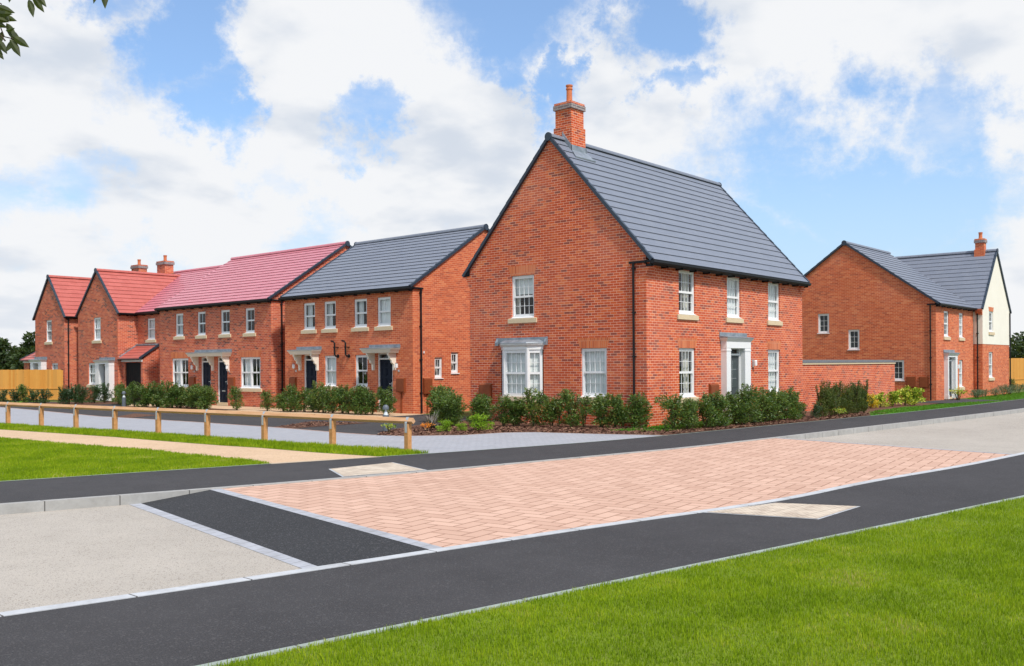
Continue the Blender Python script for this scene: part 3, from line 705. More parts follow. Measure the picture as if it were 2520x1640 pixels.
for k in range(40): FW.box(mb, 25.56+k*.197, 25.56+k*.197+.1, 4.50, 4.574, 0, .019)
mb.build('dentil_course', M['brick_orange'], H2)
for a,b,f in up: window(FW, H2, a, b, 3.30, 4.41, 2, 1, fill=f, horns=False)
for a,b,f in lo: window(FW, H2, a, b, .98, 2.21, 2, 1, fill=f, horns=False)
window(FS, H2, 25.13,25.54,1.30,2.09, 2, 1, fill='curtain', sill='white', horns=False); window(FS, H2, 26.02,26.43,1.48,2.29, 2, 1, fill='curtain', sill='white', horns=False)
for a,b in dr: door(FW, H2, a, b, 2.02)
canopy(FW, H2, 30.98, 32.62, brk=(31.2, 32.36)); canopy(FW, H2, 26.25, 27.98, brk=(26.52, 27.72))
wall_lamp(FW, H2, 32.67, 1.74); wall_lamp(FW, H2, 26.30, 1.74)
for a0,a1,z0 in ((32.65,33.07,.78),(25.95,26.38,.79)): meter(FW, H2, a0, a1, z0, z0+.55)
meter(FS, H2, 24.50, 24.92, .72, 1.32)
for a in (29.90, 29.22):
    mb = MB(); mb.tube([FW.pt(a, 2.18, 0), FW.pt(a, 2.18, .13), FW.pt(a+.03, 2.26, .16), FW.pt(a+.03, 2.70, .16), FW.pt(a+.09, 2.77, .18), FW.pt(a+.2, 2.79, .2)], .035, 8)
    mb.tube([FW.pt(a, 2.18, .003), FW.pt(a, 2.18, .035)], .075, 12); FW.box(mb, a-.03, a+.09, 2.52, 2.55, 0, .2)
    mb.build('vent_pipe', M['black'], H2)
mb = MB(); FW.box(mb, 33.15, 33.27, .36, .50, 0, .05); mb.build('junction_box', M['white'], H2)
mb = MB(); FS.box(mb, 24.52, 24.57, 2.24, 2.32, 0, .04); mb.build('alarm_box', M['white'], H2)

# ------------------------------------------------------------------ red tiled terrace
H3 = thing('terraced_house', 'mottled brick terrace with sky-tinted red roof and one wide canopy over two navy doors', 'house', (24.1, 34.6, 0))
FW, FS = Face('W', 24.1), Face('S', 34.6)
up = [(41.81,42.54,'curtains'),(39.84,40.55,'curtain'),(37.80,38.55,'curtain'),(35.84,36.57,'curtain')]
lo = [(41.38,42.90),(35.42,36.97)]; dr = [(39.47,40.19),(38.07,38.79)]
hW = [(a,b,3.29,4.40) for a,b,_ in up] + [(a,b,.83,2.21) for a,b in lo] + [(a-.06,b+.06,.1,2.25) for a,b in dr]
shell(H3, 24.1, 32.5, 34.6, 44.05, 4.79, 7.47, 'y', 'brick_multi', hW, ())
gable_roof(H3, 'y', 24.1, 32.5, 34.6, 44.05, 4.81, 7.50, M['redtile_sky'], oe=.16, ov=.06, verge=(True, False))
gutter(H3, FW, 34.5, 44.1, 4.68, .20); downpipe(H3, FS, 24.62, 4.72)
mb = MB(); FS.box(mb, 23.88, 24.75, 4.65, 4.71, 0, .07); mb.build('gutter_return', M['black'], H3)
for a,b,f in up: window(FW, H3, a, b, 3.29, 4.40, 2, 1, fill=f, horns=False)
for a,b in lo: window(FW, H3, a, b, .83, 2.21, 2, 1, kind='double', fill='curtains', horns=False, arch=True)
for a,b in dr: door(FW, H3, a, b, 2.00)
canopy(FW, H3, 37.65, 40.76, brk=(37.9, 39.16, 40.5))
wall_lamp(FW, H3, 40.82, 1.72); wall_lamp(FW, H3, 37.82, 1.72)
for a0,a1 in ((40.72,41.2),(37.38,37.85)): meter(FW, H3, a0, a1, .78, 1.33)

# ------------------------------------------------------------------ gable fronted red roofed house with recessed wing and lean-to
def lean_to(par, x0, x1, y0, y1, z0, z1, d0, d1, mat, brick, open_side):
    """monopitch store: eave at x0 facing -X, top against the wall at x1"""
    mb = MB(); F = Face('W', x0+.12)
    wall(mb, F, y0, y1, -.1, z0-.16, [(d0, d1, -.05, z0-.2)], .1)
    for y in (y0, y1): mb.poly([(x0+.12,y,-.1),(x1,y,-.1),(x1,y,z1-.06),(x0+.12,y,z0-.02)])
    b = mb.build('store_wall', M[brick], par, fix=False)
    f = MB(); F.box(f, y0+.0, y1, z0-.16, z0-.03, -.0, .06); f.build('fascia', M['white'], b)
    d = MB(); F.box(d, d0, d1, .02, z0-.2, -.10, -.06); 
    for k in range(1, 8): a = d0+(d1-d0)*k/8; F.box(d, a-.008, a+.008, .05, z0-.22, -.06, -.052)
    d.build('store_door', M['storeblack'], b)
    r = MB(); n = 5; e0, e1 = y0-.06, y1+.06
    for k in range(n):
        xa, za = x0-.08+(x1-x0+.08)*k/n, z0-.03+(z1-z0)*k/n; xb, zb = x0-.08+(x1-x0+.08)*(k+1)/n, z0-.03+(z1-z0)*(k+1)/n
        r.prism([(xa,e0,za),(xa,e0,za+.075),(xb,e0,zb+.045),(xb,e0,zb)], [(xa,e1,za),(xa,e1,za+.075),(xb,e1,zb+.045),(xb,e1,zb)])
    rr = r.build('store_roof', mat, b)
    v = MB(); ys = e0 if open_side < 0 else e1
    v.prism([(x0-.1,ys-.03,z0-.06),(x0-.1,ys-.03,z0+.07),(x1,ys-.03,z1+.07),(x1,ys-.03,z1-.06)], [(x0-.1,ys+.03,z0-.06),(x0-.1,ys+.03,z0+.07),(x1,ys+.03,z1+.07),(x1,ys+.03,z1-.06)])
    v.build('verge', M['verge'], rr)
    l = MB(); l.box(x1-.12, x1-.01, e0+.02, e1-.02, z1-.01, z1+.07)
    yo = e1 if open_side < 0 else e0; o = -.06 if open_side < 0 else .06
    l.prism([(x0-.05,yo,z0+.04),(x0-.05,yo,z0+.13),(x1,yo,z1+.13),(x1,yo,z1+.04)], [(x0-.05,yo+o,z0+.04),(x0-.05,yo+o,z0+.10),(x1,yo+o,z1+.10),(x1,yo+o,z1+.04)])
    l.build('lead_flashing', M['lead'], rr)
    g = MB(); Face('W', x0).prism(g, [(.06, z0-.06), (.06, z0-.01), (.14, z0-.01), (.14, z0-.06)], y0-.04, y1+.02); g.build('gutter', M['black'], rr)
H4 = thing('gabled_house', 'red-roofed gabled house with white door surround and lean-to store with tall black door', 'house', (24.1, 48.4, 0))
FW, FS, FR = Face('W', 24.1), Face('S', 48.4), Face('W', 25.2)
hW = [(50.32,51.14,3.28,4.53),(50.97,51.80,.86,2.04),(49.24,50.0,.1,2.2)]
shell(H4, 24.1, 29.4, 48.4, 53.0, 4.78, 7.02, 'x', 'brick_multi', hW, ())
gable_roof(H4, 'x', 48.4, 53.0, 24.1, 29.4, 4.79, 7.08, M['redtile'], oe=.16, ov=.06, verge=(True, False))
mb = MB(); wall(mb, FR, 44.06, 48.39, -.1, 4.78, [(46.54,47.34,3.26,4.38)])
m = 29.5
for y in (44.06, 52.99): mb.poly([(25.2,y,-.1),(33.8,y,-.1),(33.8,y,4.78),(m,y,7.38),(25.2,y,4.78)])
mb.poly([(33.8,44.06,-.1),(33.8,52.99,-.1),(33.8,52.99,4.78),(33.8,44.06,4.78)])
mb.build('wing_wall', M['brick_multi'], H4, fix=False)
gable_roof(H4, 'y', 25.2, 33.8, 44.12, 52.99, 4.80, 7.41, M['redtile_sky'], oe=.16, ov=.03, name='wing_roof', verge=(False, False))
gutter(H4, FR, 44.1, 48.5, 4.67, .20); gutter(H4, FS, 24.1, 25.1, 4.66, .20)
window(FW, H4, 50.32,51.14,3.28,4.53, 3, 2, fill='blind'); window(FW, H4, 50.97,51.80,.86,2.04, 3, 2, fill='curtains')
window(FR, H4, 46.54,47.34,3.26,4.38, 3, 2, fill='blind')
surround(FW, H4, 48.80, 50.36, 49.22, 49.94, 2.16, 1.98, .30); door(FW, H4, 49.30, 49.94, 1.88, 'greydoor', 'glazed', .1, .02)
wall_lamp(FW, H4, 50.66, 1.76, 'box')
lean_to(H4, 24.2, 25.2, 46.2, 48.38, 2.24, 2.96, 46.38, 48.05, M['redtile'], 'brick_multi', -1)
chimney(H4, 28.8, 51.95, .62, 1.0, 6.2, 8.06, 'brick_multi', .6)

H5 = thing('gabled_house', 'farthest red roofed gabled brick house rising behind the timber board fence', 'house', (23.6, 53.6, 0))
FW, FS = Face('W', 23.6), Face('S', 53.6)
hW = [(55.23,55.98,3.30,4.54),(54.46,55.28,.86,2.06),(56.35,57.05,.1,2.2)]
shell(H5, 23.6, 31.0, 53.6, 57.45, 4.78, 7.00, 'x', 'brick_multi', hW, ())
gable_roof(H5, 'x', 53.6, 57.45, 23.6, 31.0, 4.79, 7.02, M['redtile'], oe=.16, ov=.06)
gutter(H5, FS, 23.6, 30.9, 4.66, .18); downpipe(H5, FS, 23.80, 4.68)
window(FW, H5, 55.23,55.98,3.30,4.54, 3, 2, fill='dark'); window(FW, H5, 54.46,55.28,.86,2.06, 3, 2, fill='curtains')
surround(FW, H5, 55.95, 57.43, 56.35, 57.05, 2.26, 2.06, .30); door(FW, H5, 56.40, 57.0, 1.95, 'greydoor', 'glazed', .1, .02)
lean_to(H5, 23.75, 25.0, 57.46, 59.75, 2.26, 2.95, 57.6, 59.0, M['redtile'], 'brick_multi', 1)
chimney(H5, 29.3, 56.0, .62, 1.0, 6.0, 8.17, 'brick_multi', .6)

# ------------------------------------------------------------------ house on the right with rendered wing
H6 = thing('detached_house', 'slate-roofed brick house at right whose gable wing has a cream rendered upper storey', 'house', (46.08, 13.2, 0))
FW, FS, FX = Face('W', 46.08), Face('S', 13.63), Face('S', 13.2)
gw = [(18.72,19.30,3.28,4.26),(17.20,17.76,2.43,3.42),(15.08,15.64,.92,1.90)]
hS = [(47.33,48.12,3.01,4.23),(49.79,50.51,3.01,4.23),(49.75,50.42,.55,1.88),(47.48,48.50,.1,2.07)]
shell(H6, 46.08, 52.3, 13.63, 22.17, 4.60, 7.66, 'x', 'brick_orange', gw, hS)
gable_roof(H6, 'x', 13.63, 22.17, 46.08, 52.3, 4.62, 7.70, M['slate'], oe=.16, ov=.06, verge=(True, False))
gutter(H6, FS, 46.0, 52.3, 4.50, .20); downpipe(H6, FW, 13.86, 4.50)
mb = MB(); FW.box(mb, 13.42, 14.0, 4.46, 4.52, 0, .07); mb.build('gutter_return', M['black'], H6)
for g, r in zip(gw, (3, 3, 3)): window(FW, H6, *g, 2, 3, kind='casement', fill='frost', sill='white')
window(FS, H6, *hS[0], 3, 2, fill='curtain'); window(FS, H6, *hS[1], 3, 2, fill='blind'); window(FS, H6, *hS[2], 3, 2, fill='blind')
meter(FW, H6, 14.54, 14.96, .59, 1.14, d=.06); meter(FW, H6, 13.98, 14.38, .59, 1.14, d=.06)
wx = [(53.53,54.33,3.36,4.43),(53.50,54.33,.96,2.30)]
mb = MB(); wall(mb, FX, 52.3, 57.75, -.1, 2.70, [wx[1]]); wall(mb, Face('W', 52.3), 13.2, 13.629, -.1, 2.70)
mb.poly([(57.75,13.2,-.1),(57.75,22,-.1),(57.75,22,2.7),(57.75,13.2,2.7)]); mb.poly([(52.3,22.18,-.1),(57.75,22.18,-.1),(57.75,22.18,2.7),(52.3,22.18,2.7)])
mb.build('wing_wall', M['brick_orange'], H6, fix=False)
mb = MB(); FY = Face('S', 13.185); wall(mb, FY, 52.285, 57.765, 2.70, 4.62, [wx[0]]); wall(mb, Face('W', 52.285), 13.185, 22, 2.70, 4.62)
FY.poly(mb, [(52.285,2.70,0),(57.765,2.70,0),(57.765,2.70,-.014),(52.285,2.70,-.014)])
mb.poly([(57.765,13.185,2.7),(57.765,22,2.7),(57.765,22,4.62),(57.765,13.185,4.62)]); mb.poly([(52.285,13.185,4.62),(57.765,13.185,4.62),(55.025,13.185,7.62)]); mb.poly([(52.285,22,2.7),(57.765,22,2.7),(57.765,22,4.62),(55.025,22,7.62),(52.285,22,4.62)])
mb.build('rendered_wall', M['render'], H6, fix=False)
gable_roof(H6, 'y', 52.3, 57.75, 13.2, 22.0, 4.66, 7.70, M['slate'], oe=.16, ov=.06, name='wing_roof')
for x0, x1, xx, sg in ((52.06, 52.28, 52.28, -1), (57.77, 57.95, 57.77, 1)):
    mb = MB()
    for k in range(4):
        a, b = xx, xx + sg*.05*(k+1); mb.box(min(a,b), max(a,b), 13.18, 13.5, 4.2+k*.075, 4.275+k*.075)
    mb.build('brick_corbel', M['brick_orange'], H6)
window(FY, H6, *wx[0], 2, 2, fill='curtain'); window(FX, H6, *wx[1], 2, 2, fill='vblind')
downpipe(H6, Face('W', 52.28), 13.42, 4.5); downpipe(H6, FX, 57.70, 4.5)
surround(FS, H6, 47.30, 48.85, 47.46, 48.52, 2.20, 2.02, .18); door(FS, H6, 47.54, 48.44, 1.82, 'greydoor', 'panel', .1, .0)
mb = MB(); FY.plate(mb, [(53.50,4.434),(54.36,4.434),(54.44,4.66),(53.42,4.66)], -.02, .006); mb.build('brick_arch', M['brick_arch'], H6)
wall_lamp(FS, H6, 49.25, 1.55, 'box')
chimney(H6, 55.03, 13.95, .52, .52, 6.9, 8.42, 'brick_orange', .6)

# ------------------------------------------------------------------ garden wall, fences
M['copingtile'] = plain('coping_tile', (.10,.105,.115), (.15,.155,.165), 14, .8, .2)
gwl = thing('garden_wall', 'red brick garden wall with pale band and grey tiled coping between the two right hand houses', 'wall', (33.0, 14.5, 0))
mb = MB(); mb.box(33.005, 42.85, 14.43, 14.65, -.1, 1.72); mb.build('wall', M['brick_red'], gwl)
mb = MB(); mb.box(33.005, 42.88, 14.395, 14.69, 1.722, 1.785); mb.build('band', M['stone'], gwl)
mb = MB(); n = 60
for k in range(n):
    x = 33.005+k*9.875/n; mb.prism([(x+.004,14.38,1.787),(x+.004,14.70,1.787),(x+.004,14.66,1.86),(x+.004,14.54,1.90),(x+.004,14.42,1.86)], [(x+.160,14.38,1.787),(x+.160,14.70,1.787),(x+.160,14.66,1.86),(x+.160,14.54,1.90),(x+.160,14.42,1.86)])
mb.build('coping', M['copingtile'], gwl)

def board_fence(name, label, pts, h, cat='fence'):
    f = thing(name, label, cat, (*pts[0], 0))
    for (x0, y0), (x1, y1) in zip(pts, pts[1:]):
        L = math.hypot(x1-x0, y1-y0); n = int(L/.105); ux, uy = (x1-x0)/L, (y1-y0)/L; nx, ny = -uy, ux
        if (nx*-x0 + ny*-y0) < 0: nx, ny = -nx, -ny
        mb = MB()
        for k in range(n):
            a, b = k*L/n, (k+1)*L/n+.012; dz = random.uniform(-.008, .008)
            ring = [(x0+ux*a+nx*.010, y0+uy*a+ny*.010), (x0+ux*b+nx*.032, y0+uy*b+ny*.032), (x0+ux*b+nx*.018, y0+uy*b+ny*.018), (x0+ux*a, y0+uy*a)]
            mb.prism([(x, y, .16) for x, y in ring], [(x, y, h+dz) for x, y in ring])
        mb.build('board_panel', M['fence'], f)
        r = MB()
        for z0, z1 in ((.02, .155), (.62, .66)):
            ring = [(x0+nx*.0335, y0+ny*.0335), (x1+nx*.0335, y1+ny*.0335), (x1+nx*.06, y1+ny*.06), (x0+nx*.06, y0+ny*.06)]
            r.prism([(x, y, z0) for x, y in ring], [(x, y, z1) for x, y in ring])
        r.build('rail', M['fence'], f)
        m = max(1, round(L/2.4))
        for k in range(m+1):
            p = MB(); cx, cy = x0+ux*L*k/m - nx*.06, y0+uy*L*k/m - ny*.06; p.box(cx-.05, cx+.05, cy-.05, cy+.05, 0, h-.04); p.build('post', M['fence'], f)
    return f
board_fence('board_fence', 'tall golden timber board fence in front of the farthest red roofed house', [(23.15,53.0),(20.9,55.54),(15.0,62.0)], 1.70)
board_fence('board_fence', 'timber board fence beyond the cream rendered gable', [(57.85,15.6),(76.0,14.2)], 2.0)

rf = thing('rail_fence', 'knee-high timber rail fence on square posts along the grass strip', 'fence', (13.3, 14.36, 0))
posts = [(12.19,31.75),(12.33,29.62),(12.47,27.6),(12.60,25.5),(12.80,23.5),(12.96,21.37),(13.10,19.1),(13.20,16.66),(13.37,14.40)]
ext = [(12.03,33.9),(11.88,36.1),(11.73,38.3)]
allp = ext[::-1] + posts
zt = .66
for (x, y) in allp:
    mb = MB(); a = -.06; 
    mb.box(x-.055, x+.055, y-.055, y+.055, -.1, zt-.085); mb.build('post', M['post'], rf)
    b = MB(); b.box(x-.059, x-.056, y-.035, y+.035, zt-.27, zt-.06); b.box(x+.056, x+.059, y-.035, y+.035, zt-.27, zt-.06)
    b.prism([(x-.059,y-.035,zt-.06),(x-.009,y-.035,zt+.052),(x+.009,y-.035,zt+.052),(x+.059,y-.035,zt-.06),(x+.056,y-.035,zt-.06),(x,y-.035,zt+.046),(x-.056,y-.035,zt-.06)],
            [(x-.059,y+.035,zt-.06),(x-.009,y+.035,zt+.052),(x+.009,y+.035,zt+.052),(x+.059,y+.035,zt-.06),(x+.056,y+.035,zt-.06),(x,y+.035,zt+.046),(x-.056,y+.035,zt-.06)])
    b.build('metal_strap', M['galv'], rf)
for (p, q) in zip(allp, allp[1:]):
    (x0, y0), (x1, y1) = p, q; L = math.hypot(x1-x0, y1-y0); u = ((x1-x0)/L, (y1-y0)/L); e = .16 if q == allp[-1] else -.004
    def ring(x, y): return [(x-.052, y, zt-.038), (x, y, zt-.088), (x+.052, y, zt-.038), (x+.052, y, zt-.03), (x, y, zt+.04), (x-.052, y, zt-.03)]
    mb = MB(); mb.prism(ring(x0+u[0]*.004, y0+u[1]*.004), ring(x1+u[0]*e, y1+u[1]*e)); mb.build('rail', M['rail'], rf)
# ------------------------------------------------------------------ ground
def lerp(pts, x):
    if x <= pts[0][0]: (x0,y0),(x1,y1) = pts[0], pts[1]
    elif x >= pts[-1][0]: (x0,y0),(x1,y1) = pts[-2], pts[-1]
    else:
        for (x0,y0),(x1,y1) in zip(pts, pts[1:]):
            if x0 <= x <= x1: break
    return y0 + (y1-y0)*(x-x0)/(x1-x0)
def smooth_line(pts, step=.5):
    xs = np.arange(pts[0][0], pts[-1][0]+1e-6, step); ys = np.array([lerp(pts, x) for x in xs])
    k = np.ones(5)/5; yp = np.pad(ys, 2, mode='edge'); yp[:2] = ys[0]+(ys[1]-ys[0])*np.array([-2,-1]); yp[-2:] = ys[-1]+(ys[-1]-ys[-2])*np.array([1,2])
    return list(zip(xs.tolist(), np.convolve(yp, k, 'valid').tolist()))
PB = smooth_line([(-40,28),(-10,20.2),(0,17.4),(5.91,15.7),(10.13,14.55),(13.3,13.62),(17.45,12.66),(20.47,12.30),(23.52,12.05),(27.4,11.72),(31.65,11.4),(36.1,11.1),(42,10.85),(50,10.72),(90,10.5),(200,10)])
FK = smooth_line([(-40,25),(-10,17.5),(0,14.55),(4.96,13.18),(6.47,12.70),(8.48,12.14),(11,11.5),(14.86,10.78),(17.59,10.3),(21.7,9.95),(26.68,9.60),(31.65,9.18),(38.4,8.7),(60,7.8),(90,7.2),(200,6)])
NK = smooth_line([(-40,18),(-10,10.2),(-3,8.5),(2.67,7.18),(4.4,6.78),(5.25,6.61),(6.3,6.41),(8.3,6.02),(9.3,5.80),(10.5,5.48),(11.6,5.24),(12.8,5.19),(14.0,5.11),(17.3,4.60),(19.4,4.42),(24,3.98),(40,2.7),(60,1.4),(200,-6)])
NE = smooth_line([(-40,15),(-10,7.8),(-2,6.0),(3.05,5.05),(5.09,4.65),(8.2,4.05),(13.82,3.0),(20,1.85),(40,-1.5),(60,-5),(200,-30)])
def struct(name, mb, mat, fix=True):
    o = mb.build(name, M[mat], None, fix=fix); o['kind'] = 'structure'; return o
def strip(name, A, B, z, mat, xs=None, thick=None):
    """band between two lines, z constant"""
    mb = MB()
    for i in range(len(A)-1): mb.poly([(*A[i], z), (*A[i+1], z), (*B[i+1], z), (*B[i], z)])
    return struct(name, mb, mat)
def off(L, d): # shift a line sideways (towards +Y for d>0)
    out = []
    for i, p in enumerate(L):
        a, b = L[max(i-1,0)], L[min(i+1,len(L)-1)]; t = math.atan2(b[1]-a[1], b[0]-a[0]); out.append((p[0]-math.sin(t)*d, p[1]+math.cos(t)*d))
    return out
mb = MB(); mb.poly([(-3000,-3000,-.22),(3000,-3000,-.22),(3000,3000,-.22),(-3000,3000,-.22)]); struct('ground', mb, 'soil')
PBo = PB[::4] + [PB[-1]]
mb = MB()
for a, b in zip(PBo, PBo[1:]): mb.poly([(*a,-.03),(*b,-.03),(b[0],400,-.03),(a[0],400,-.03)])
struct('far_ground', mb, 'soil')
strip('far_pavement', FK, PB, 0.0, 'asphalt')
strip('pavement_edging', PB, off(PB, .05), .006, 'edging')
mb = MB()
for L, d0, d1, nm, mt in ((FK, -.125, 0., 'kerb', 'kerb'), (NK, -.0, .125, 'near_kerb', 'kerb_near')):
    a, b = off(L, d0), off(L, d1); mb = MB()
    for i in range(len(L)-1): mb.prism([(*a[i],-.2),(*b[i],-.2),(*b[i],.006),(*a[i],.006)], [(*a[i+1],-.2),(*b[i+1],-.2),(*b[i+1],.006),(*a[i+1],.006)])
    struct(nm, mb, mt)
strip('near_pavement', NE, NK, 0.0, 'asphalt')
a, b = off(NE, -.055), off(NE, 0.)
mb = MB()
for i in range(len(NE)-1): mb.prism([(*a[i],-.1),(*b[i],-.1),(*b[i],.012),(*a[i],.012)], [(*a[i+1],-.1),(*b[i+1],-.1),(*b[i+1],.012),(*a[i+1],.012)])
struct('edging_strip', mb, 'edging')
# carriageway, with a ramp up to the raised block table
fkx = lambda x: lerp(FK, x) - .12; nkx = lambda x: lerp(NK, x) + .12
def cross(s): w = .56; return (s+w, fkx(s+w)), (s-w, nkx(s-w))
def zroad(s):
    if s < 5.98: return -.13
    if s < 6.95: return -.13 + (s-5.98)/.97*.122
    if s < 20.6: return -.008
    if s < 22.2: return -.008 - (s-20.6)/1.6*.122
    return -.13
def road(name, s0, s1, mat, n, dz=0.):
    mb = MB(); ss = np.linspace(s0, s1, n+1)
    for u, v in zip(ss, ss[1:]):
        (f0, n0), (f1, n1) = cross(u), cross(v); K = 4
        for k in range(K):
            P = lambda f, m, t, z: (f[0]+(m[0]-f[0])*t, f[1]+(m[1]-f[1])*t, z+dz)
            mb.poly([P(f0,n0,k/K,zroad(u)), P(f0,n0,(k+1)/K,zroad(u)), P(f1,n1,(k+1)/K,zroad(v)), P(f1,n1,k/K,zroad(v))])
    return struct(name, mb, mat)
road('road', -38, 5.86, 'chip', 60); road('sett_band', 5.86, 6.01, 'setts', 2, .003); road('road_ramp', 6.01, 6.93, 'asphalt_ramp', 8)
road('sett_band', 6.93, 7.08, 'setts', 2, .003); road('raised_table', 7.08, 20.50, 'pinkblock', 30); road('sett_band', 20.50, 20.72, 'setts', 2, .003)
road('road', 20.72, 190, 'chip', 140)
def sheet(name, pts, z, mat, kind='structure'):
    mb = MB(); mb.poly([(x, y, z) for x, y in pts]); o = struct(name, mb, mat, fix=False); return o
# tactile slabs with pale borders
for pts in ([(10.22,13.02),(11.65,12.96),(11.14,11.52),(9.62,11.9)], [(9.98,5.62),(11.25,5.28),(11.61,4.33),(10.35,4.34)]):
    c = (sum(p[0] for p in pts)/4, sum(p[1] for p in pts)/4)
    sheet('tactile_paving_border', pts, .004, 'kerb_near'); sheet('tactile_paving', [(c[0]+(x-c[0])*.95, c[1]+(y-c[1])*.95) for x, y in pts], .008, 'tactile')
# left of the driveway: lawn, gravel path, grass strip
def pbx(x): return lerp(PB, x)+.03
lo = [(10.17,14.62),(10.32,15.75),(10.20,17.56),(10.26,19.23),(9.9,21.73),(9.7,25.8),(9.2,30),(8.6,36),(7.5,45)]
hi = [(12.28,14.0),(12.06,15.75),(12.0,17.7),(11.82,19.02),(11.66,21.63),(11.6,23.46),(11.42,25.33),(11.0,29.2),(10.6,34),(10.2,40),(9.5,48)]
dn = [(13.30,13.66),(13.50,14.64),(13.25,16.43),(13.12,18.92),(13.07,21.36),(12.94,23.58),(12.5,27.58),(12.1,31.8),(11.7,37),(11.2,44),(10.6,52)]
df = [(20.3,12.36),(19.59,14.16),(19.17,15.75),(18.6,16.3),(17.3,16.6),(16.2,17.6),(15.95,18.57),(15.95,19.73),(16.2,22.47),(16.24,23.67),(16.3,27.2),(16.2,32.7),(16.1,33.7),(16.6,38.6),(16.9,41),(17.2,45),(17.5,52)]
lawnL = [(x, pbx(x)) for x in np.arange(-20, 10.1, 1.)] + lo + [(-20, 60)]
sheet('lawn', lawnL, .0, 'lawn')
sheet('gravel_path', [(10.13, pbx(10.13)), (12.3, pbx(12.3))] + hi + lo[::-1], -.004, 'gravel')
sheet('grass_strip_ground', [(12.3, pbx(12.3)), (13.3, pbx(13.3))] + dn[1:] + hi[::-1], .0, 'lawn')
sheet('block_paved_drive', [(x, pbx(x)) for x in (13.31, 14.5, 16, 17.4, 18.5, 20.2)] + df[1:] + dn[::-1][:-1], .0, 'greyblock')
sheet('parking_court', [(15.0,16.8),(19.2,19.0),(24,20),(24,47),(17.0,60),(13.5,60),(13.5,40),(14.5,25)], -.014, 'asphalt')
# pale and pink edging round the drive
mb = MB(); q = off(df[::-1], .07)[::-1]
for i in range(len(df)-1): mb.poly([(*df[i],.004),(*df[i+1],.004),(*q[i+1],.004),(*q[i],.004)])
struct('drive_edging', mb, 'pinkblock')
# planting beds (bark mulch), gravel and back gardens
sheet('bark_bed', [(15.97,18.37),(17.2,19.45),(19.5,20.6),(22.5,21.1),(22.5,14.4),(33,14.4),(43,14.4),(43,12.6),(33.7,12.2),(33.7,11.45),(28,11.85),(24,12.2),(20.4,12.5),(19.62,14.2),(19.2,15.8),(18.6,16.36),(17.35,16.66),(16.25,17.64)], -.006, 'mulch')
sheet('bark_bed', [(16.3,22.5),(16.43,23.5),(18.8,24.8),(19.4,22.7)], -.006, 'mulch')
sheet('bark_bed', [(16.55,32.2),(16.4,33.2),(18.1,35.0),(17.9,32.8)], -.006, 'mulch')
sheet('bark_bed', [(18.5,44.5),(23.9,45.5),(23.9,48.3),(23,48.5),(19.2,50.6),(18.4,49)], -.006, 'mulch')
sheet('bark_bed', [(20.4,34.4),(22.1,34.8),(22.3,38.6),(21.2,41.8),(20.2,41.8)], -.002, 'mulch')
sheet('gravel_margin', [(22.1,34.2),(24.05,34.2),(24.05,44.0),(22.6,44.0),(21.3,42),(22.4,38.6)], -.006, 'gravel')
sheet('gravel_margin', [(21.9,24.9),(24.0,24.9),(24.0,34.1),(20.3,34.1),(21.2,31.0)], -.008, 'gravel')
sheet('lawn_patch', [(20.6,14.4),(22.6,14.4),(30,14.4),(30,13.2),(24,12.9),(21.5,13.1)], -.002, 'lawn_far')
sheet('front_lawn', [(33.75,12.3),(31.8,11.5),(36.0,11.15),(42.0,10.92),(46.5,10.84),(46.0,11.2),(42.0,12.1),(38,12.5)], .0, 'lawn_far')
sheet('front_lawn', [(48.7,13.1),(47.4,11.0),(60,10.72),(90,10.6),(90,13.2),(60,13.3)], .0, 'lawn_far')
sheet('garden_path', [(43,12.0),(46.6,10.9),(47.3,10.9),(48.6,13.1),(46.1,13.6),(43,13.6)], .002, 'asphalt')
sheet('back_lawn', [(18.0,53.4),(22.9,53.0),(19.2,50.7),(16,54.5),(14,60)], -.004, 'lawn_far')
sheet('near_lawn', [(x, y) for x, y in off(NE, -.05)] + [(200,-80),(-40,-80)], .0, 'lawn')

# ------------------------------------------------------------------ grass blades (numpy built)
def blades(name, label, P, h, w, mat, seed):
    rng = np.random.default_rng(seed); n = len(P)
    cl = np.sin(P[:,0]*5.1+np.sin(P[:,1]*3.7)*2)*np.sin(P[:,1]*4.3+np.sin(P[:,0]*2.9)*2); ang = rng.uniform(0, 2*np.pi, n); H = h*rng.uniform(.5, 1.25, n)*(1+.3*cl); lean = rng.normal(0, .38, n)*H; la = rng.uniform(0, 2*np.pi, n)
    dx, dy = np.cos(ang)*w/2, np.sin(ang)*w/2; lx, ly = np.cos(la)*lean, np.sin(la)*lean
    V = np.zeros((n, 5, 3), np.float32); X, Y = P[:,0], P[:,1]; z0 = P[:,2]
    V[:,0] = np.stack([X-dx, Y-dy, z0-.005], 1); V[:,1] = np.stack([X+dx, Y+dy, z0-.005], 1)
    V[:,2] = np.stack([X+dx*.7+lx*.4, Y+dy*.7+ly*.4, z0+H*.6], 1); V[:,3] = np.stack([X-dx*.7+lx*.4, Y-dy*.7+ly*.4, z0+H*.6], 1)
    V[:,4] = np.stack([X+lx, Y+ly, z0+H], 1)
    me = bpy.data.meshes.new(name); me.vertices.add(n*5); me.vertices.foreach_set('co', V.ravel())
    idx = np.arange(n)[:,None]*5; L = np.concatenate([idx+np.array([[0,1,2,3]]), idx+np.array([[3,2,4]])], 1).ravel()
    me.loops.add(n*7); me.loops.foreach_set('vertex_index', L.astype(np.int32))
    st = (np.arange(n)[:,None]*7 + np.array([[0,4]])).ravel().astype(np.int32); me.polygons.add(n*2); me.polygons.foreach_set('loop_start', st)
    me.update(); me.validate(); me.materials.append(M[mat])
    o = bpy.data.objects.new(name, me); COL.objects.link(o); tag(o, label, 'grass', kind='stuff'); return o
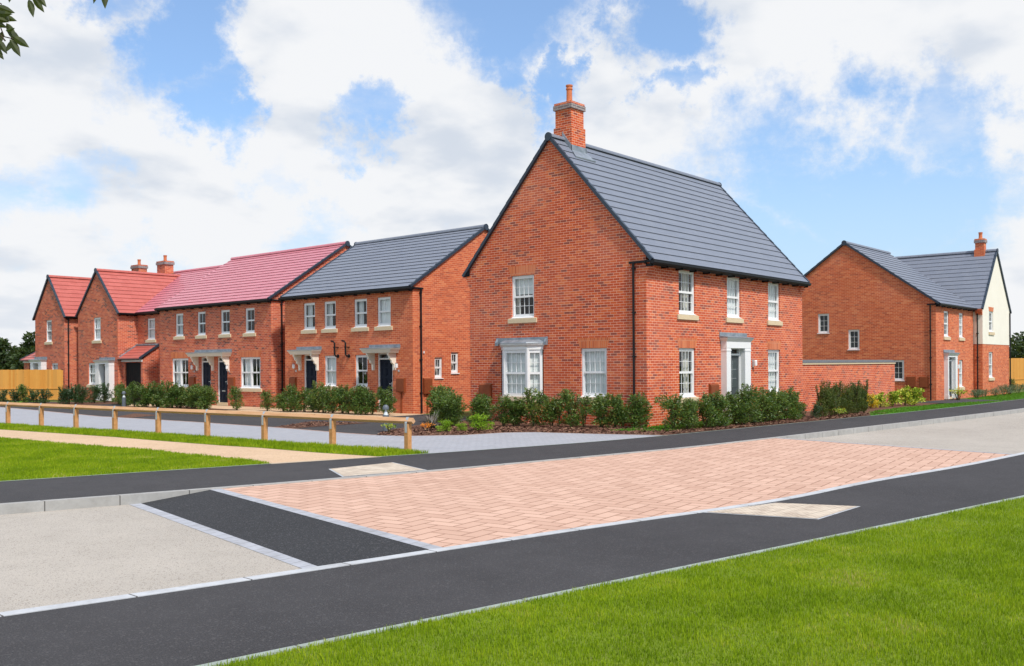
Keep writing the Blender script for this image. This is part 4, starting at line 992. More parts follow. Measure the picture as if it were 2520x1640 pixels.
def sample_poly(poly, dens, rng):
    a = np.array(poly); x0, y0 = a.min(0); x1, y1 = a.max(0); n = int((x1-x0)*(y1-y0)*dens)
    p = np.stack([rng.uniform(x0, x1, n), rng.uniform(y0, y1, n)], 1); ins = np.zeros(n, bool)
    for i in range(len(a)):
        (xa, ya), (xb, yb) = a[i], a[(i+1) % len(a)]
        c = ((ya > p[:,1]) != (yb > p[:,1])) & (p[:,0] < (xb-xa)*(p[:,1]-ya)/((yb-ya) if yb != ya else 1e-9)+xa); ins ^= c
    return p[ins]
def in_view(p, margin=.06):
    fx, fy = math.cos(TH), math.sin(TH); dep = p[:,0]*fx + p[:,1]*fy; lat = p[:,0]*fy - p[:,1]*fx
    return (dep > 3.5) & (np.abs(lat) < (.545+margin)*dep+.6)
def density_keep(p, d0, rng, k=2.):    # fewer, larger blades further off
    dep = p[:,0]*math.cos(TH)+p[:,1]*math.sin(TH); return rng.uniform(0, 1, len(p)) < np.clip((d0/dep)**k, .05, 1)
rng = np.random.default_rng(3)
near = [(x, y-.045) for x, y in NE if 0 < x < 24] + [(24,-12),(4,-9),(1,3)]
p = sample_poly(near, 5600, rng); p = p[in_view(p, .45) & (in_view(p) | (rng.uniform(0, 1, len(p)) < .55))]; p = p[density_keep(p, 7.5, rng, 1.6)]
blades('lawn_grass', 'bright green mown grass on the near lawn beside the pavement', np.c_[p, np.zeros(len(p))], (.033), .0055, 'grass', 5)
print('near blades', len(p))
far = [(x, pbx(x)+.02) for x in np.arange(2, 10.1, .5)] + lo[:6] + [(4,30),(-4,24)]
p = sample_poly(far, 2000, rng); p = p[in_view(p, .3)]; p = p[density_keep(p, 17, rng, 1.5)]
blades('lawn_grass', 'bright green mown grass between the gravel path and the far pavement', np.c_[p, np.zeros(len(p))], .042, .010, 'grass', 6)
print('left blades', len(p))
st = [(12.3, pbx(12.3)+.02), (13.3, pbx(13.3)+.02)] + dn[1:9] + hi[:9][::-1]
p = sample_poly(st, 1500, rng); p = p[in_view(p, .1)]; p = p[density_keep(p, 20, rng, 1.2)]
blades('strip_grass', 'longer green grass along the timber rail fence', np.c_[p, np.zeros(len(p))], .07, .012, 'grass', 8)
for pl, lb in (([(33.75,12.3),(31.8,11.52),(36.0,11.17),(42.0,10.95),(46.5,10.86),(46.0,11.2),(42.0,12.1),(38,12.5)], 'small vivid green lawn in front of the yellow shrubs'),
           ([(48.7,13.0),(47.4,11.05),(60,10.8),(75,10.75),(75,13.0),(60,13.1)], 'vivid green lawn in front of the lavender bushes'),
           ([(20.6,14.4),(22.6,14.4),(30,14.4),(30,13.2),(24,12.9),(21.5,13.1)], 'green grass under the hedge at the corner of the big brick house')):
    p = sample_poly(pl, 380, rng); blades('lawn_grass', lb, np.c_[p, np.zeros(len(p))], .05, .03, 'grass_far', 11)
# bark chips lying on the beds
def chips(name, label, poly, dens, seed):
    rng = np.random.default_rng(seed); p = sample_poly(poly, dens, rng); mb = MB()
    for x, y in p:
        a = rng.uniform(0, 6.28); l, w = rng.uniform(.03, .07), rng.uniform(.012, .025); c, s = math.cos(a), math.sin(a); t = rng.uniform(0, .03)
        mb.poly([(x-c*l-s*w, y-s*l+c*w, .004), (x+c*l-s*w, y+s*l+c*w, .006+t), (x+c*l+s*w, y+s*l-c*w, .010+t), (x-c*l+s*w, y-s*l-c*w, .008)])
    o = mb.build(name, M['chipbark'], None, fix=False); tag(o, label, 'bark chips', kind='stuff')
M['chipbark'] = leaf_mat('bark_chips', [(0,(.05,.02,.014)),(.5,(.13,.055,.035)),(.9,(.24,.13,.08)),(1,(.38,.25,.15))], .85, 0.)
chips('bark_chips', 'reddish bark chips mulching the bed round the big brick house', [(15.97,18.37),(17.2,19.45),(19,19.8),(20.8,17.2),(22.2,13.6),(28,12.7),(33.6,12.2),(33.6,11.5),(28,11.9),(24,12.25),(20.4,12.55),(19.62,14.2),(19.2,15.8),(18.6,16.36),(17.35,16.66),(16.25,17.64)], 260, 4)

chips('bark_chips', 'bark chips on the two small triangular beds between the parking bays', [(16.35,22.6),(16.5,23.4),(18.7,24.6),(19.2,22.8)], 160, 6)
# ------------------------------------------------------------------ bollard lights
def bollard(loc, label):
    t = thing('bollard_light', label, 'bollard light', loc, 'bollard lights'); x, y, z = loc
    mb = MB(); mb.lathe(x, y, [(.085, 0), (.085, .44), (.078, .45)], 24); mb.build('post', M['bollard'], t, smooth=False)
    mb = MB(); mb.lathe(x, y, [(.078, .452), (.078, .60)], 24); mb.build('lens', M['lens'], t)
    mb = MB(); mb.lathe(x, y, [(.066, .455), (.012, .598)], 20); mb.build('reflector_cone', M['white'], t)
    mb = MB(); mb.lathe(x, y, [(.086, .602), (.086, .64), (.078, .68), (.058, .71), (.03, .725), (.01, .73)], 24); mb.build('cap', M['bollard'], t, smooth=False)
    return t
M['bollard'] = plain('bollard_grey', (.10,.12,.14), (.12,.14,.17), 6, .45, .5)
M['lens'] = M['glass']
bollard((16.98,19.15,0), 'grey bollard light in the bark bed behind the end post of the rail fence')
bollard((20.47,40.57,0), 'grey bollard light by the hedge in front of the lean-to store')

# ------------------------------------------------------------------ shrubs
def leaf_cloud(rng, n, sampler, ll, lw, updir=.35):
    """n folded leaves; returns vert array and faces"""
    V = []; F = []
    for i in range(n):
        p, out = sampler(rng)
        d = np.array([out[0], out[1], 0.]) + rng.normal(0, .55, 3) + np.array([0, 0, updir]); d /= np.linalg.norm(d)+1e-9
        s = np.cross(d, rng.normal(0, 1, 3)); s /= np.linalg.norm(s)+1e-9; nn = np.cross(d, s)
        l = ll*rng.uniform(.65, 1.25); w = lw*rng.uniform(.7, 1.2); b = len(V)
        m = p + d*l*.5 - nn*w*.25
        V += [p, m + s*w*.5, p + d*l - nn*l*.12, m - s*w*.5]; F.append((b, b+1, b+2, b+3))
    return V, F
def shrub_proto(name, mat, n, rad, h, ll, lw, seed, stems=5, base=.12, stem_mat='stem', lumps=7, spiky=.0, updir=.35):
    rng = np.random.default_rng(seed)
    cs = []
    for k in range(lumps):
        a = rng.uniform(0, 6.28); r = rad*.55*math.sqrt(rng.uniform(0, 1)); z = base + (h-base)*(.15+.7*k/(max(1,lumps-1)))*rng.uniform(.8, 1.08)
        cs.append((r*math.cos(a), r*math.sin(a), z, rad*rng.uniform(.42, .68), h*rng.uniform(.13, .22)))
    tips = [(rad*.5*math.cos(a), rad*.5*math.sin(a), h*rng.uniform(.88, 1.12)) for a in rng.uniform(0, 6.28, stems)]
    def samp(rng):
        if rng.uniform() < .25:
            t = tips[rng.integers(len(tips))]; k = rng.uniform(.35, 1.)**.8; p = np.array([t[0]*k, t[1]*k, t[2]*k]); a = rng.uniform(0, 6.28); o = (math.cos(a), math.sin(a)); return p + rng.normal(0, .012, 3), o
        c = cs[rng.integers(len(cs))]; v = rng.normal(0, 1, 3); v /= np.linalg.norm(v); v *= rng.uniform(.35, 1.0)**.5
        p = np.array([c[0]+v[0]*c[3], c[1]+v[1]*c[3], max(.05, c[2]+v[2]*c[4])]); return p, (p[0]/(rad+.01), p[1]/(rad+.01))
    V, F = leaf_cloud(rng, n, samp, ll, lw, updir)
    mb = MB(); mb.v = [tuple(v) for v in V]; mb.f = F
    o = mb.build(name, M[mat], None, fix=False)
    st = MB()
    for t in tips: st.tube([(t[0]*.1, t[1]*.1, -.05), (t[0]*.5, t[1]*.5, t[2]*.5), (t[0]*.97, t[1]*.97, t[2]*.97)], [.012, .009, .003], 5)
    s = st.build('stem', M[stem_mat], None); s.parent = o
    return o
POOL = {}
def proto(kind):
    if kind in POOL: return POOL[kind]
    cfg = {'laurel': [('laurel_shrub','laurel',2000,.40,.98,.085,.030,s,7,.03) for s in (1,2,3,4)],
           'thin': [('laurel_shrub','laurel',900,.28,.94,.085,.030,s,5,.05) for s in (11,12,13)],
           'dark': [('evergreen_shrub','laurel_dark',1700,.38,.92,.080,.032,s,6,.03) for s in (21,22,23)],
           'privet': [('privet_shrub','privet',3000,.34,.98,.045,.020,s,9,.03) for s in (31,32,33)],
           'lime': [('box_bush','lime',1300,.26,.36,.045,.020,41,5,.03)],
           'gold': [('golden_shrub','gold',1100,.38,.60,.075,.04,51,6,.03)],
           'spotted': [('spotted_laurel','spotted',1000,.40,.68,.10,.045,s,6,.03) for s in (61,62)],
           'lavender': [('lavender_bush','lavender',900,.55,.5,.09,.014,s,9) for s in (71,72)],
           'small': [('low_plant','spotted',160,.16,.18,.06,.015,81,4)]}[kind]
    POOL[kind] = [shrub_proto(*c, updir=(.9 if kind in ('privet','lavender') else .35)) for c in cfg]
    for o in POOL[kind]: o['_free'] = True
    return POOL[kind]
CNT = {}
def plant(kind, x, y, label, cat, group, sc=1., sz=None, rz=None):
    pool = proto(kind); i = CNT.get(kind, 0); CNT[kind] = i+1; src = pool[i % len(pool)]
    if src.get('_free'): o = src; del o['_free']
    else: o = copy_tree(src)
    o.location = (x, y, 0); o.rotation_euler = (0, 0, rz if rz is not None else random.uniform(0, 6.28)); k = sz or sc
    if kind in ('laurel','thin','dark'): k *= random.choice((.78,.86,.92,.98))
    o.scale = (sc, sc, k); tag(o, label, cat, group); return o
ORD = ['first','second','third','fourth','fifth','sixth','seventh','eighth','ninth','tenth','eleventh','twelfth','thirteenth','fourteenth','fifteenth','sixteenth','seventeenth','eighteenth','nineteenth','twentieth','twenty-first','twenty-second','twenty-third','twenty-fourth','twenty-fifth']
def row(kind, pts, step, fmt, cat, group, smin=.92, smax=1.1, jit=.06, kinds=None):
    out = []
    for (x0,y0),(x1,y1) in zip(pts, pts[1:]):
        L = math.hypot(x1-x0, y1-y0); n = max(1, round(L/step))
        for k in range(n): out.append((x0+(x1-x0)*k/n, y0+(y1-y0)*k/n))
    out.append(pts[-1])
    for k, (x, y) in enumerate(out):
        kd = kind if not kinds else kinds[k % len(kinds)]
        plant(kd, x+random.uniform(-jit, jit), y+random.uniform(-jit, jit), fmt.format(ORD[min(k, 24)]), cat, group, random.uniform(smin, smax), random.uniform(smin, smax))
row('laurel', [(22.15,14.45),(21.75,15.1),(21.4,16.2),(20.75,17.5),(20.0,18.6)], .38, '{} glossy shrub from the house corner in the hedge below the bay window', 'shrub', 'hedge shrubs along the big gable', .92, 1.16, .1, ['laurel','thin','laurel','laurel','thin'])
row('laurel', [(19.6,19.2),(20.3,20.2),(21.2,21.4)], .38, '{} shrub of the dense hedge clump behind the grey strappy plant', 'shrub', 'dense hedge clump beside the bollard', 1.0, 1.15)
row('laurel', [(22.0,13.15),(23.2,12.98),(24.3,12.85),(26,12.75),(28.2,12.65)], .40, '{} glossy green shrub from the house corner in the hedge before the white door surround', 'shrub', 'hedge shrubs along the main front', .88, 1.12, .1, ['laurel','laurel','thin','laurel'])
row('privet', [(29.8,12.45),(31.0,12.4),(32.4,12.36),(33.5,12.4)], .42, '{} upright yellowish shrub in the clipped block before the brick garden wall', 'shrub', 'clipped privet block', 1.0, 1.1, .05)
row('dark', [(28.8,12.7),(29.2,12.35)], .4, '{} low dark plant between the front hedge and the clipped privet block', 'shrub', 'low dark plants', .5, .6)
row('laurel', [(22.6,25.7),(22.6,27.2),(22.5,29.0),(22.3,31.2)], .40, '{} green shrub from the bollard in the row before the slate roofed pair', 'shrub', 'shrubs before the slate roofed pair', .9, 1.2, .14, ['laurel','thin','laurel','laurel'])
row('laurel', [(22.2,32.1),(21.9,33.9)], 1.7, '{} solitary bush near the downpipe between the two terraces', 'shrub', 'bushes by the downpipe', .85, 1.0)
row('laurel', [(21.4,35.2),(21.6,36.6),(21.3,38.4),(20.95,40.2)], .40, '{} bush from the downpipe in the row before the twin navy doors', 'shrub', 'shrubs before the red roofed terrace', .95, 1.22, .14)
row('thin', [(20.9,41.4),(21.6,43.0),(22.2,44.6)], .9, '{} sparse shrub beside the black store door', 'shrub', 'sparse shrubs by the store', .95, 1.15)
row('dark', [(22.6,46.9),(21.6,47.0),(20.4,46.6)], .42, '{} dark evergreen from the white surround in the hedge before the gabled house', 'shrub', 'dark hedge before the gabled house', .95, 1.08)
row('dark', [(19.9,47.3),(19.4,48.5),(18.6,49.4),(17.6,51.2),(16.6,53.0)], .72, '{} dark evergreen in the spaced row before the golden board fence', 'shrub', 'spaced evergreens before the board fence', .85, 1.05, .12, ['dark','dark','laurel'])
plant('lime', 17.75, 17.65, 'small lime green box bush beside the orange flowers', 'bush', 'lime green bushes', .85)
plant('lime', 18.62, 17.25, 'wide lime green box bush in front of the gable hedge', 'bush', 'lime green bushes', 1.35, 1.2)
plant('lime', 18.2, 17.5, 'middle lime green box bush between the other two', 'bush', 'lime green bushes', .6)
plant('small', 16.75, 18.75, 'low spiky green plant at the foot of the bollard light', 'plant', None, 1.2)
plant('small', 30.5, 12.05, 'low grey green plant at the foot of the clipped privet block', 'plant', None, 1.4)
for k, (x, y, s) in enumerate(((34.5,13.6,1.),(35.2,13.5,1.05),(36.0,13.4,.9),(36.9,13.35,.85))):
    plant('gold', x, y, f'{ORD[k]} golden yellow shrub from the clipped privet block along the garden wall', 'shrub', 'golden shrubs', s)
for k, (x, y, s) in enumerate(((37.8,13.3,.8),(38.9,13.2,.85),(40.1,13.1,1.05),(40.6,12.9,1.0))):
    plant('spotted', x, y, f'{ORD[k]} yellow-spotted green shrub from the golden shrubs towards the meter boxes', 'shrub', 'spotted laurels', s)
for k, (x, y, s) in enumerate(((48.9,12.6,.8),(49.9,12.9,.8),(51.0,12.8,.75),(52.3,12.6,.8),(54.0,12.6,.95),(55.6,12.7,1.05),(57.4,12.7,1.0),(59.4,12.7,.9),(61.5,12.6,.9),(64,12.6,1.),(67,12.6,1.))):
    plant('lavender', x, y, f'{ORD[k]} grey green lavender bush from the white door surround of the right hand house', 'bush', 'lavender bushes', s)
plant('laurel', 59.5, 14.2, 'leafy shrub against the timber fence past the cream gable', 'shrub', None, .9); plant('thin', 62.0, 14.1, 'sparse shrub against the timber fence past the cream gable', 'shrub', None, 1.1)
plant('small', 46.9, 12.9, 'reddish green plant at the foot of the white surround on the right hand house', 'plant', None, 2.6)
# grey strappy plant and orange flowers
def strappy(loc, n, L, label):
    rng = np.random.default_rng(9); mb = MB(); x, y, z = loc
    for k in range(n):
        a = rng.uniform(0, 6.28); up = rng.uniform(.5, 1.3); l = L*rng.uniform(.6, 1.1); w = .016; prev = None
        for s in range(6):
            t = s/5; r = l*(t*math.cos(up)+.0); zz = l*(math.sin(up)*t - .45*t*t*(1.3-up*.6)); ww = w*(1-t*.85)
            c = (x+r*math.cos(a), y+r*math.sin(a), max(.02, zz)); p0 = (c[0]-ww*math.sin(a), c[1]+ww*math.cos(a), c[2]); p1 = (c[0]+ww*math.sin(a), c[1]-ww*math.cos(a), c[2])
            if prev: mb.poly([prev[0], p0, p1, prev[1]])
            prev = (p0, p1)
    o = mb.build('strappy_plant', M['strap'], None, fix=False); tag(o, label, 'plant')
strappy((18.55,19.0,0), 90, .75, 'grey straw-like strappy plant between the bollard and the lime bushes')
proto('gold')
plant('small', 17.72, 18.35, 'small orange leaved plant beside the grey strappy plant', 'plant', None, 1.1).data = (lambda m: (m.materials.clear(), m.materials.append(M['orange_plant']), m)[2])(POOL['small'][0].data.copy())

# ------------------------------------------------------------------ trees
def tree(loc, h, rad, label, seed, n=2600, ll=.45, mat='treeleaf', group=None, trunk=.22):
    rng = np.random.default_rng(seed); t = thing('tree', label, 'tree', loc, group); x, y, z = loc
    limbs = []; tb = MB(); tb.tube([(x,y,-.1),(x+.1,y,h*.25),(x,y+.15,h*.6),(x,y,h*.85)], [trunk, trunk*.8, trunk*.5, trunk*.15], 8)
    cs = []
    for k in range(11):
        a = rng.uniform(0, 6.28); e = rng.uniform(.3, .95); r = rad*rng.uniform(.25, .75)*(1.15-e*.6); c = (x+r*math.cos(a), y+r*math.sin(a), h*e); cs.append((*c, rad*rng.uniform(.28, .5)))
        tb.tube([(x,y,h*(.18+e*.3)), ((x+c[0])/2,(y+c[1])/2,h*e*.8), c], [trunk*.35, trunk*.22, .03], 5)
    tb.build('trunk', M['bark'], t)
    def samp(rng):
        c = cs[rng.integers(len(cs))]; v = rng.normal(0, 1, 3); v /= np.linalg.norm(v); v *= rng.uniform(.2, 1.)**.4
        return np.array([c[0]+v[0]*c[3], c[1]+v[1]*c[3], c[2]+v[2]*c[3]*.75]), (v[0], v[1])
    V, F = leaf_cloud(rng, n, samp, ll, ll*.55, .1); mb = MB(); mb.v = [tuple(v) for v in V]; mb.f = F
    mb.build('crown', M[mat], t, fix=False); return t
def cam_to_world(lat, dep): return (lat*math.sin(TH)+dep*math.cos(TH), -lat*math.cos(TH)+dep*math.sin(TH))
k = 0
for lat, dep, h, r in ((-52.0,92,4.7,2.9),(-49.5,96,4.5,2.8),(-47.5,88,4.2,2.6),(-45.0,92,4.0,2.4),(-43.5,86,4.7,2.2),(-55,95,4.6,2.9),(-58,100,4.8,3.0),(-41,96,5.0,2.1)):
    x, y = cam_to_world(lat, dep); k += 1
    tree((x, y, 0), h, r, f'{ORD[k-1]} dense dark green tree of the belt beyond the golden board fence', 100+k, group='trees beyond the board fence')
for i, (lat, dep, h, r) in enumerate(((49.5,90,4.3,2.6),(52.5,92,4.0,2.6),(55.5,92,4.2,2.8))):
    x, y = cam_to_world(lat, dep); tree((x, y, 0), h, r, f'{ORD[i]} dark rounded tree behind the fence past the cream gable', 150+i, n=2000, ll=.4, group='trees past the cream gable')
# tree whose hanging twigs reach into the top of the view
def hanging_tree():
    rng = np.random.default_rng(77)
    tx, ty = cam_to_world(-5.2, 3.4); t = thing('overhanging_tree', 'tree whose hanging leafy twigs dangle into the top left corner of the sky', 'tree', (tx, ty, 0))
    tb = MB(); tb.tube([(tx,ty,-.1),(tx+.05,ty,1.8),(tx,ty+.05,3.6),(tx,ty,5.0)], [.16,.13,.11,.07], 10)
    def W(lat, dep, z): a, b = cam_to_world(lat, dep); return (a, b, z)
    tb.tube([(tx,ty,2.9), W(-3.6,3.5,3.75), W(-2.4,3.5,3.75), W(-1.5,3.5,3.55)], [.06,.04,.022,.008], 7)
    tb.tube([(tx,ty,2.6), W(-3.3,3.55,3.35), W(-2.3,3.55,3.45), W(-2.05,3.5,3.2), W(-1.88,3.5,3.0)], [.05,.03,.012,.006,.003], 7)
    tb.build('trunk', M['bark'], t)
    mb = MB()
    def leaf(u, v, ang, L, w, dep):     # u, v: lateral/height in metres at depth dep; ang: direction the tip points (0 = right, -90 = down)
        a = R(ang); dx, dz = math.cos(a), math.sin(a); px, pz = -dz, dx; tw = rng.uniform(-.35, .35)
        prof = [(0,.0),(.12,.32),(.32,.5),(.55,.46),(.8,.22),(1.,0)]; Lp = []; Rp = []
        for s, ww in prof:
            cx, cz, dd = u+dx*L*s, v+dz*L*s, dep+tw*L*s*.6
            Lp.append(W(cx+px*w*ww, dd+ww*w*.4, cz+pz*w*ww)); Rp.append(W(cx-px*w*ww, dd+ww*w*.4, cz-pz*w*ww))
        mid = [W(u+dx*L*s, dep+tw*L*s*.6, v+dz*L*s) for s, ww in prof]
        for i in range(len(prof)-1):
            mb.poly([mid[i], mid[i+1], Lp[i+1], Lp[i]]) if i else mb.poly([mid[0], mid[1], Lp[1]])
            mb.poly([mid[i], Rp[i], Rp[i+1], mid[i+1]]) if i else mb.poly([mid[0], Rp[1], mid[1]])
    k = 3.5/2312.
    for (u, v, ang, L) in HL: leaf((u+10-1260)*k, CH+(906-v-8)*k, ang, L*k, L*k*.36, 3.5+rng.uniform(-.05,.05))
    mb.build('leaves', M['branchleaf'], t, fix=False)
    tw = MB()
    for pts in (((-30,10),(0,48),(8,70),(16,90)), ((16,90),(28,93),(44,96)), ((-60,-30),(-20,-8),(10,10)), ((40,-60),(60,-25),(66,-8)), ((60,-60),(100,-20)), ((225,-60),(240,-15),(262,-5))):
        tw.tube([W((a-1260)*k, 3.5, CH+(906-b)*k) for a, b in pts], .0022, 5)
    tw.build('twig', M['bark'], t)
# leaf bases in photo pixels at 3.5 m: (u, v, direction, length)
HL = [(-12,22,-20,42),(-8,30,-5,46),(-25,12,-35,50),(-6,10,-60,34),(-20,45,-25,40),(2,42,-65,52),(-8,50,-80,48),(6,55,-55,42),(14,82,-8,34),(-14,60,-100,40),(-6,92,-55,46),(30,92,-115,38),(-20,95,-75,40),
      (34,98,-58,52),(44,92,-35,50),(24,77,10,26),(-30,70,-60,50),(-24,110,-50,30),(56,-18,-75,48),(70,-20,-55,44),(92,-18,-52,44),(38,-20,-100,30),(22,-22,-75,26),(262,-22,-85,48),(245,-22,-100,36),(-30,-5,-20,50),(-35,30,-15,52),(-28,100,-40,44)]
hanging_tree()

# ------------------------------------------------------------------ flowers on an inside sill
v = thing('flower_vase', 'vase of red and white flowers inside the window beside a navy door', 'vase', (24.27, 28.35, 1.0))
mb = MB(); mb.lathe(24.27, 28.35, [(.05,1.0),(.08,1.08),(.05,1.2)], 12); mb.build('pot', M['white'], v)
rng2 = np.random.default_rng(5); V = []; F = []; FLs = {'white': MB(), 'redf': MB()}
M['redf'] = plain('red_petals', (.45,.01,.03), (.35,.01,.02), 9, .6, .3)
def smp(r):
    a = r.normal(0, 1, 3); a /= np.linalg.norm(a); return np.array([24.27+a[0]*.08, 28.35+a[1]*.17, 1.33+a[2]*.12]), (a[0], a[1])
V, F = leaf_cloud(rng2, 260, smp, .08, .035); mb = MB(); mb.v = [tuple(q) for q in V]; mb.f = F; mb.build('foliage', M['laurel'], v, fix=False)
for c, ys in (('redf', (28.22, 28.29, 28.35)), ('white', (28.42, 28.48))):
    mb = MB()
    for yy in ys: mb.lathe(24.2, yy, [(.01,1.44),(.05,1.47),(.055,1.51),(.02,1.54)], 8)
    mb.build('petals', M[c], v)

# ------------------------------------------------------------------ world: Nishita sky with a cumulus layer, one veiled sun
SUN = Vector((-.30, -1.0, 1.40)).normalized()
el = math.asin(SUN.z); az = math.atan2(SUN.x, SUN.y)
w = bpy.data.worlds.new('World'); SC.world = w; w.use_nodes = True; nt = w.node_tree; nt.nodes.clear()
t = NT.__new__(NT); t.t = nt; t.n = lambda typ, **kw: NT.n(t, typ, **kw)
out = nt.nodes.new('ShaderNodeOutputWorld'); bg = nt.nodes.new('ShaderNodeBackground'); nt.links.new(bg.outputs[0], out.inputs[0]); bg.inputs[1].default_value = .12
sky = nt.nodes.new('ShaderNodeTexSky'); sky.sky_type = 'NISHITA'; sky.sun_disc = False; sky.sun_elevation = el; sky.sun_rotation = az; sky.altitude = 50; sky.air_density = 1.1; sky.dust_density = .6; sky.ozone_density = 2.0
tc = nt.nodes.new('ShaderNodeTexCoord'); D = tc.outputs['Generated']
nz = nt.nodes.new('ShaderNodeVectorMath'); nz.operation = 'NORMALIZE'; nt.links.new(D, nz.inputs[0]); D = nz.outputs[0]
sx = nt.nodes.new('ShaderNodeSeparateXYZ'); nt.links.new(D, sx.inputs[0]); X, Y, Z = sx.outputs
# azimuth measured from the street's view line, and elevation, in degrees
h0 = math.atan2(math.sin(TH), math.cos(TH))
azn = t.math('MULTIPLY', t.math('SUBTRACT', h0, t.math('ARCTAN2', Y, X)), 57.2958); eln = t.math('MULTIPLY', t.math('ARCSINE', Z), 57.2958)
AE = nt.nodes.new('ShaderNodeCombineXYZ'); nt.links.new(azn, AE.inputs[0]); nt.links.new(eln, AE.inputs[1]); AE = AE.outputs[0]
warp = t.noise(D, 4.5, 9, .66, 1); wv = nt.nodes.new('ShaderNodeVectorMath'); wv.operation = 'SUBTRACT'; nt.links.new(warp, wv.inputs[0]); wv.inputs[1].default_value = (.5,.5,.5)
w2 = nt.nodes.new('ShaderNodeVectorMath'); w2.operation = 'MULTIPLY_ADD'; nt.links.new(wv.outputs[0], w2.inputs[0]); w2.inputs[1].default_value = (24,20,0); nt.links.new(AE, w2.inputs[2]); AEW = w2.outputs[0]
HOLES = [  # azimuth, elevation, half widths, strength: the gaps of blue
 (-19.3,18.6,3.6,4.4,1.),(-16.5,15.5,2.2,2.6,.85),(-23.5,21.5,2.0,1.8,.6),(0,22.0,7.8,3.6,1.),(1.5,19.5,3.6,2.0,.8),(9,20.0,3.2,3.0,.95),(-8.0,13.2,2.3,1.9,.75),(4.2,17.0,1.6,2.6,.85),(10,15.4,1.9,1.5,.75),
 (18.5,11.0,6.6,3.8,.95),(17.0,6.5,7.5,3.6,.9),(25.0,14.0,3.2,2.6,.7),(-24,10.8,2.2,1.5,.45),(-11,8.0,3.4,1.6,.5),(-28.5,7,2.2,2.2,.5),(-2,7.5,2,1.4,.3),(-27,9.5,4,2.6,.55),(-19,5.5,7,1.8,.5),(-4,5.0,5,1.6,.45),(-13,11.5,2.4,1.4,.4),(-23,14.5,2.2,1.6,.45),(27,9.5,3.5,2,.5)]
hole = None
for (a, e, ra, re, s) in HOLES:
    m1 = nt.nodes.new('ShaderNodeVectorMath'); m1.operation = 'SUBTRACT'; nt.links.new(AEW, m1.inputs[0]); m1.inputs[1].default_value = (a, e, 0)
    m2 = nt.nodes.new('ShaderNodeVectorMath'); m2.operation = 'MULTIPLY'; nt.links.new(m1.outputs[0], m2.inputs[0]); m2.inputs[1].default_value = (1/ra, 1/re, 0)
    m3 = nt.nodes.new('ShaderNodeVectorMath'); m3.operation = 'LENGTH'; nt.links.new(m2.outputs[0], m3.inputs[0])
    g = t.rng(m3.outputs['Value'], 1.7, .25, 0., s, True); hole = g if hole is None else t.math('MAXIMUM', hole, g)
# a general broken cloud field elsewhere round the sky
cz = t.math('ADD', t.math('ABSOLUTE', Z), .30); cp = nt.nodes.new('ShaderNodeVectorMath'); cp.operation = 'DIVIDE'; nt.links.new(D, cp.inputs[0])
cv = nt.nodes.new('ShaderNodeCombineXYZ'); [nt.links.new(cz, cv.inputs[i]) for i in range(3)]; nt.links.new(cv.outputs[0], cp.inputs[1])
f1 = t.noise(cp.outputs[0], 2.2, 8, .62); f2 = t.noise(cp.outputs[0], 9., 6, .62)
side = t.rng(t.math('ABSOLUTE', azn), 32, 42, 0., 1., True)
high = t.rng(eln, 25, 33, 0., 1., True); elsewhere = t.math('MAXIMUM', side, high)
gen = t.rng(f1, .56, .42, 0., .9, True)
hole = t.math('ADD', t.math('MULTIPLY', hole, t.math('SUBTRACT', 1., elsewhere)), t.math('MULTIPLY', gen, elsewhere))
dens = t.math('ADD', t.math('SUBTRACT', 1.08, t.math('MULTIPLY', hole, 1.2)), t.math('ADD', t.math('MULTIPLY', t.math('SUBTRACT', f1, .5), 1.3), t.math('MULTIPLY', t.math('SUBTRACT', f2, .5), .62)))
mask = t.rng(dens, .0, .88, 0., 1., True)
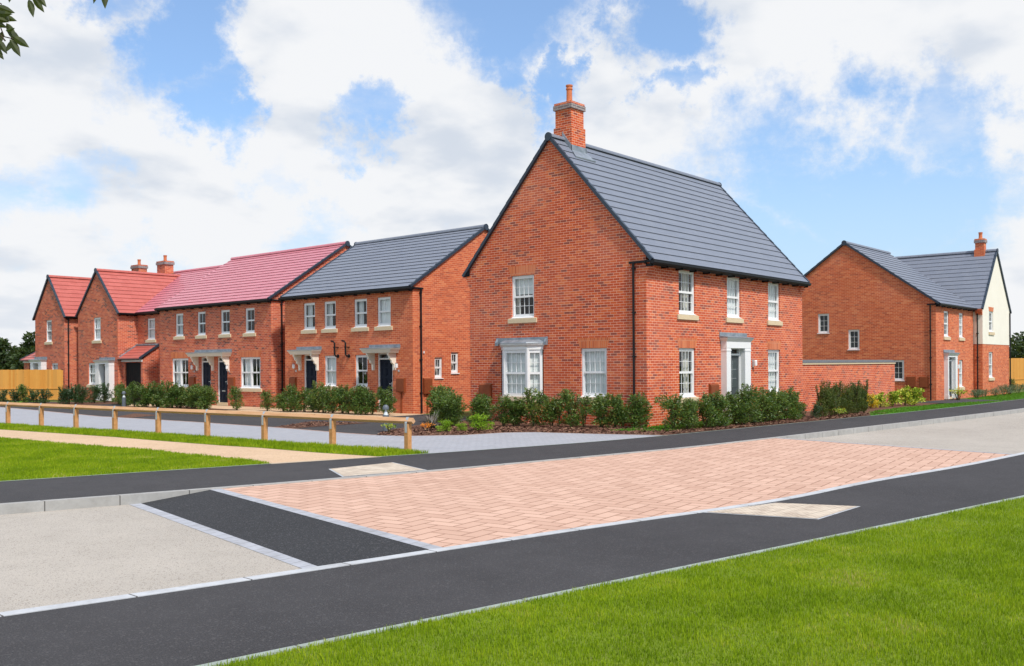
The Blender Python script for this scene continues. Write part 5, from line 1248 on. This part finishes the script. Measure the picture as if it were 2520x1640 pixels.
co = nt.nodes.new('ShaderNodeVectorMath'); co.operation = 'ADD'; nt.links.new(cp.outputs[0], co.inputs[0]); co.inputs[1].default_value = (.02,-.05,.13)
s1 = t.noise(cp.outputs[0], 4.5, 6, .5); s2 = t.noise(co.outputs[0], 4.5, 6, .5); s3 = t.noise(cp.outputs[0], 2.6, 4, .55)
shade = t.rng(t.math('ADD', t.math('MULTIPLY', t.math('SUBTRACT', s2, s1), 1.6), t.math('MULTIPLY', t.math('SUBTRACT', s3, .47), 2.2)), -.02, .62, 0., 1., True)
shade = t.math('MULTIPLY', shade, t.rng(eln, 2, 14, .6, 1., True))
CK = 6.35
cloud = t.mix(shade, (CK*.985, CK*1.0, CK*1.025), (CK*.72, CK*.785, CK*.885))
skyb = t.mix(1., sky.outputs[0], (.92,1.10,1.30), 'MULTIPLY'); skyb = t.mix(.12, skyb, (3.6,4.8,6.4))
lowh = t.rng(eln, 1, 16, .8, .1, True); skyb = t.mix(lowh, skyb, (3.9,5.1,6.35))
full = t.mix(mask, skyb, cloud); nt.links.new(full, bg.inputs[0])
sl = bpy.data.lights.new('sun', 'SUN'); sl.energy = 3.3; sl.angle = R(5.0); sl.color = (1., .94, .85)
so = bpy.data.objects.new('sun', sl); COL.objects.link(so); so.rotation_euler = SUN.to_track_quat('Z', 'Y').to_euler()

# ------------------------------------------------------------------ camera
cd = bpy.data.cameras.new('camera'); cam = bpy.data.objects.new('camera', cd); COL.objects.link(cam); SC.camera = cam
cd.sensor_width = 36; cd.lens = 2312/2520*36; cd.shift_y = 78.7/2520; cd.clip_end = 6000; cd.clip_start = .1
cam.matrix_world = Matrix.Translation((0,0,CH)) @ Matrix.Rotation(-(math.pi/2-TH), 4, 'Z') @ Matrix.Rotation(math.pi/2, 4, 'X') @ Matrix.Rotation(-.0066, 4, 'Z')
SC.view_settings.view_transform = 'Standard'; SC.view_settings.look = 'None'; SC.view_settings.gamma = 1; SC.view_settings.exposure = 0.28
SC.render.engine = 'CYCLES'; SC.cycles.max_bounces = 6; SC.cycles.transparent_max_bounces = 8; SC.cycles.use_denoising = True
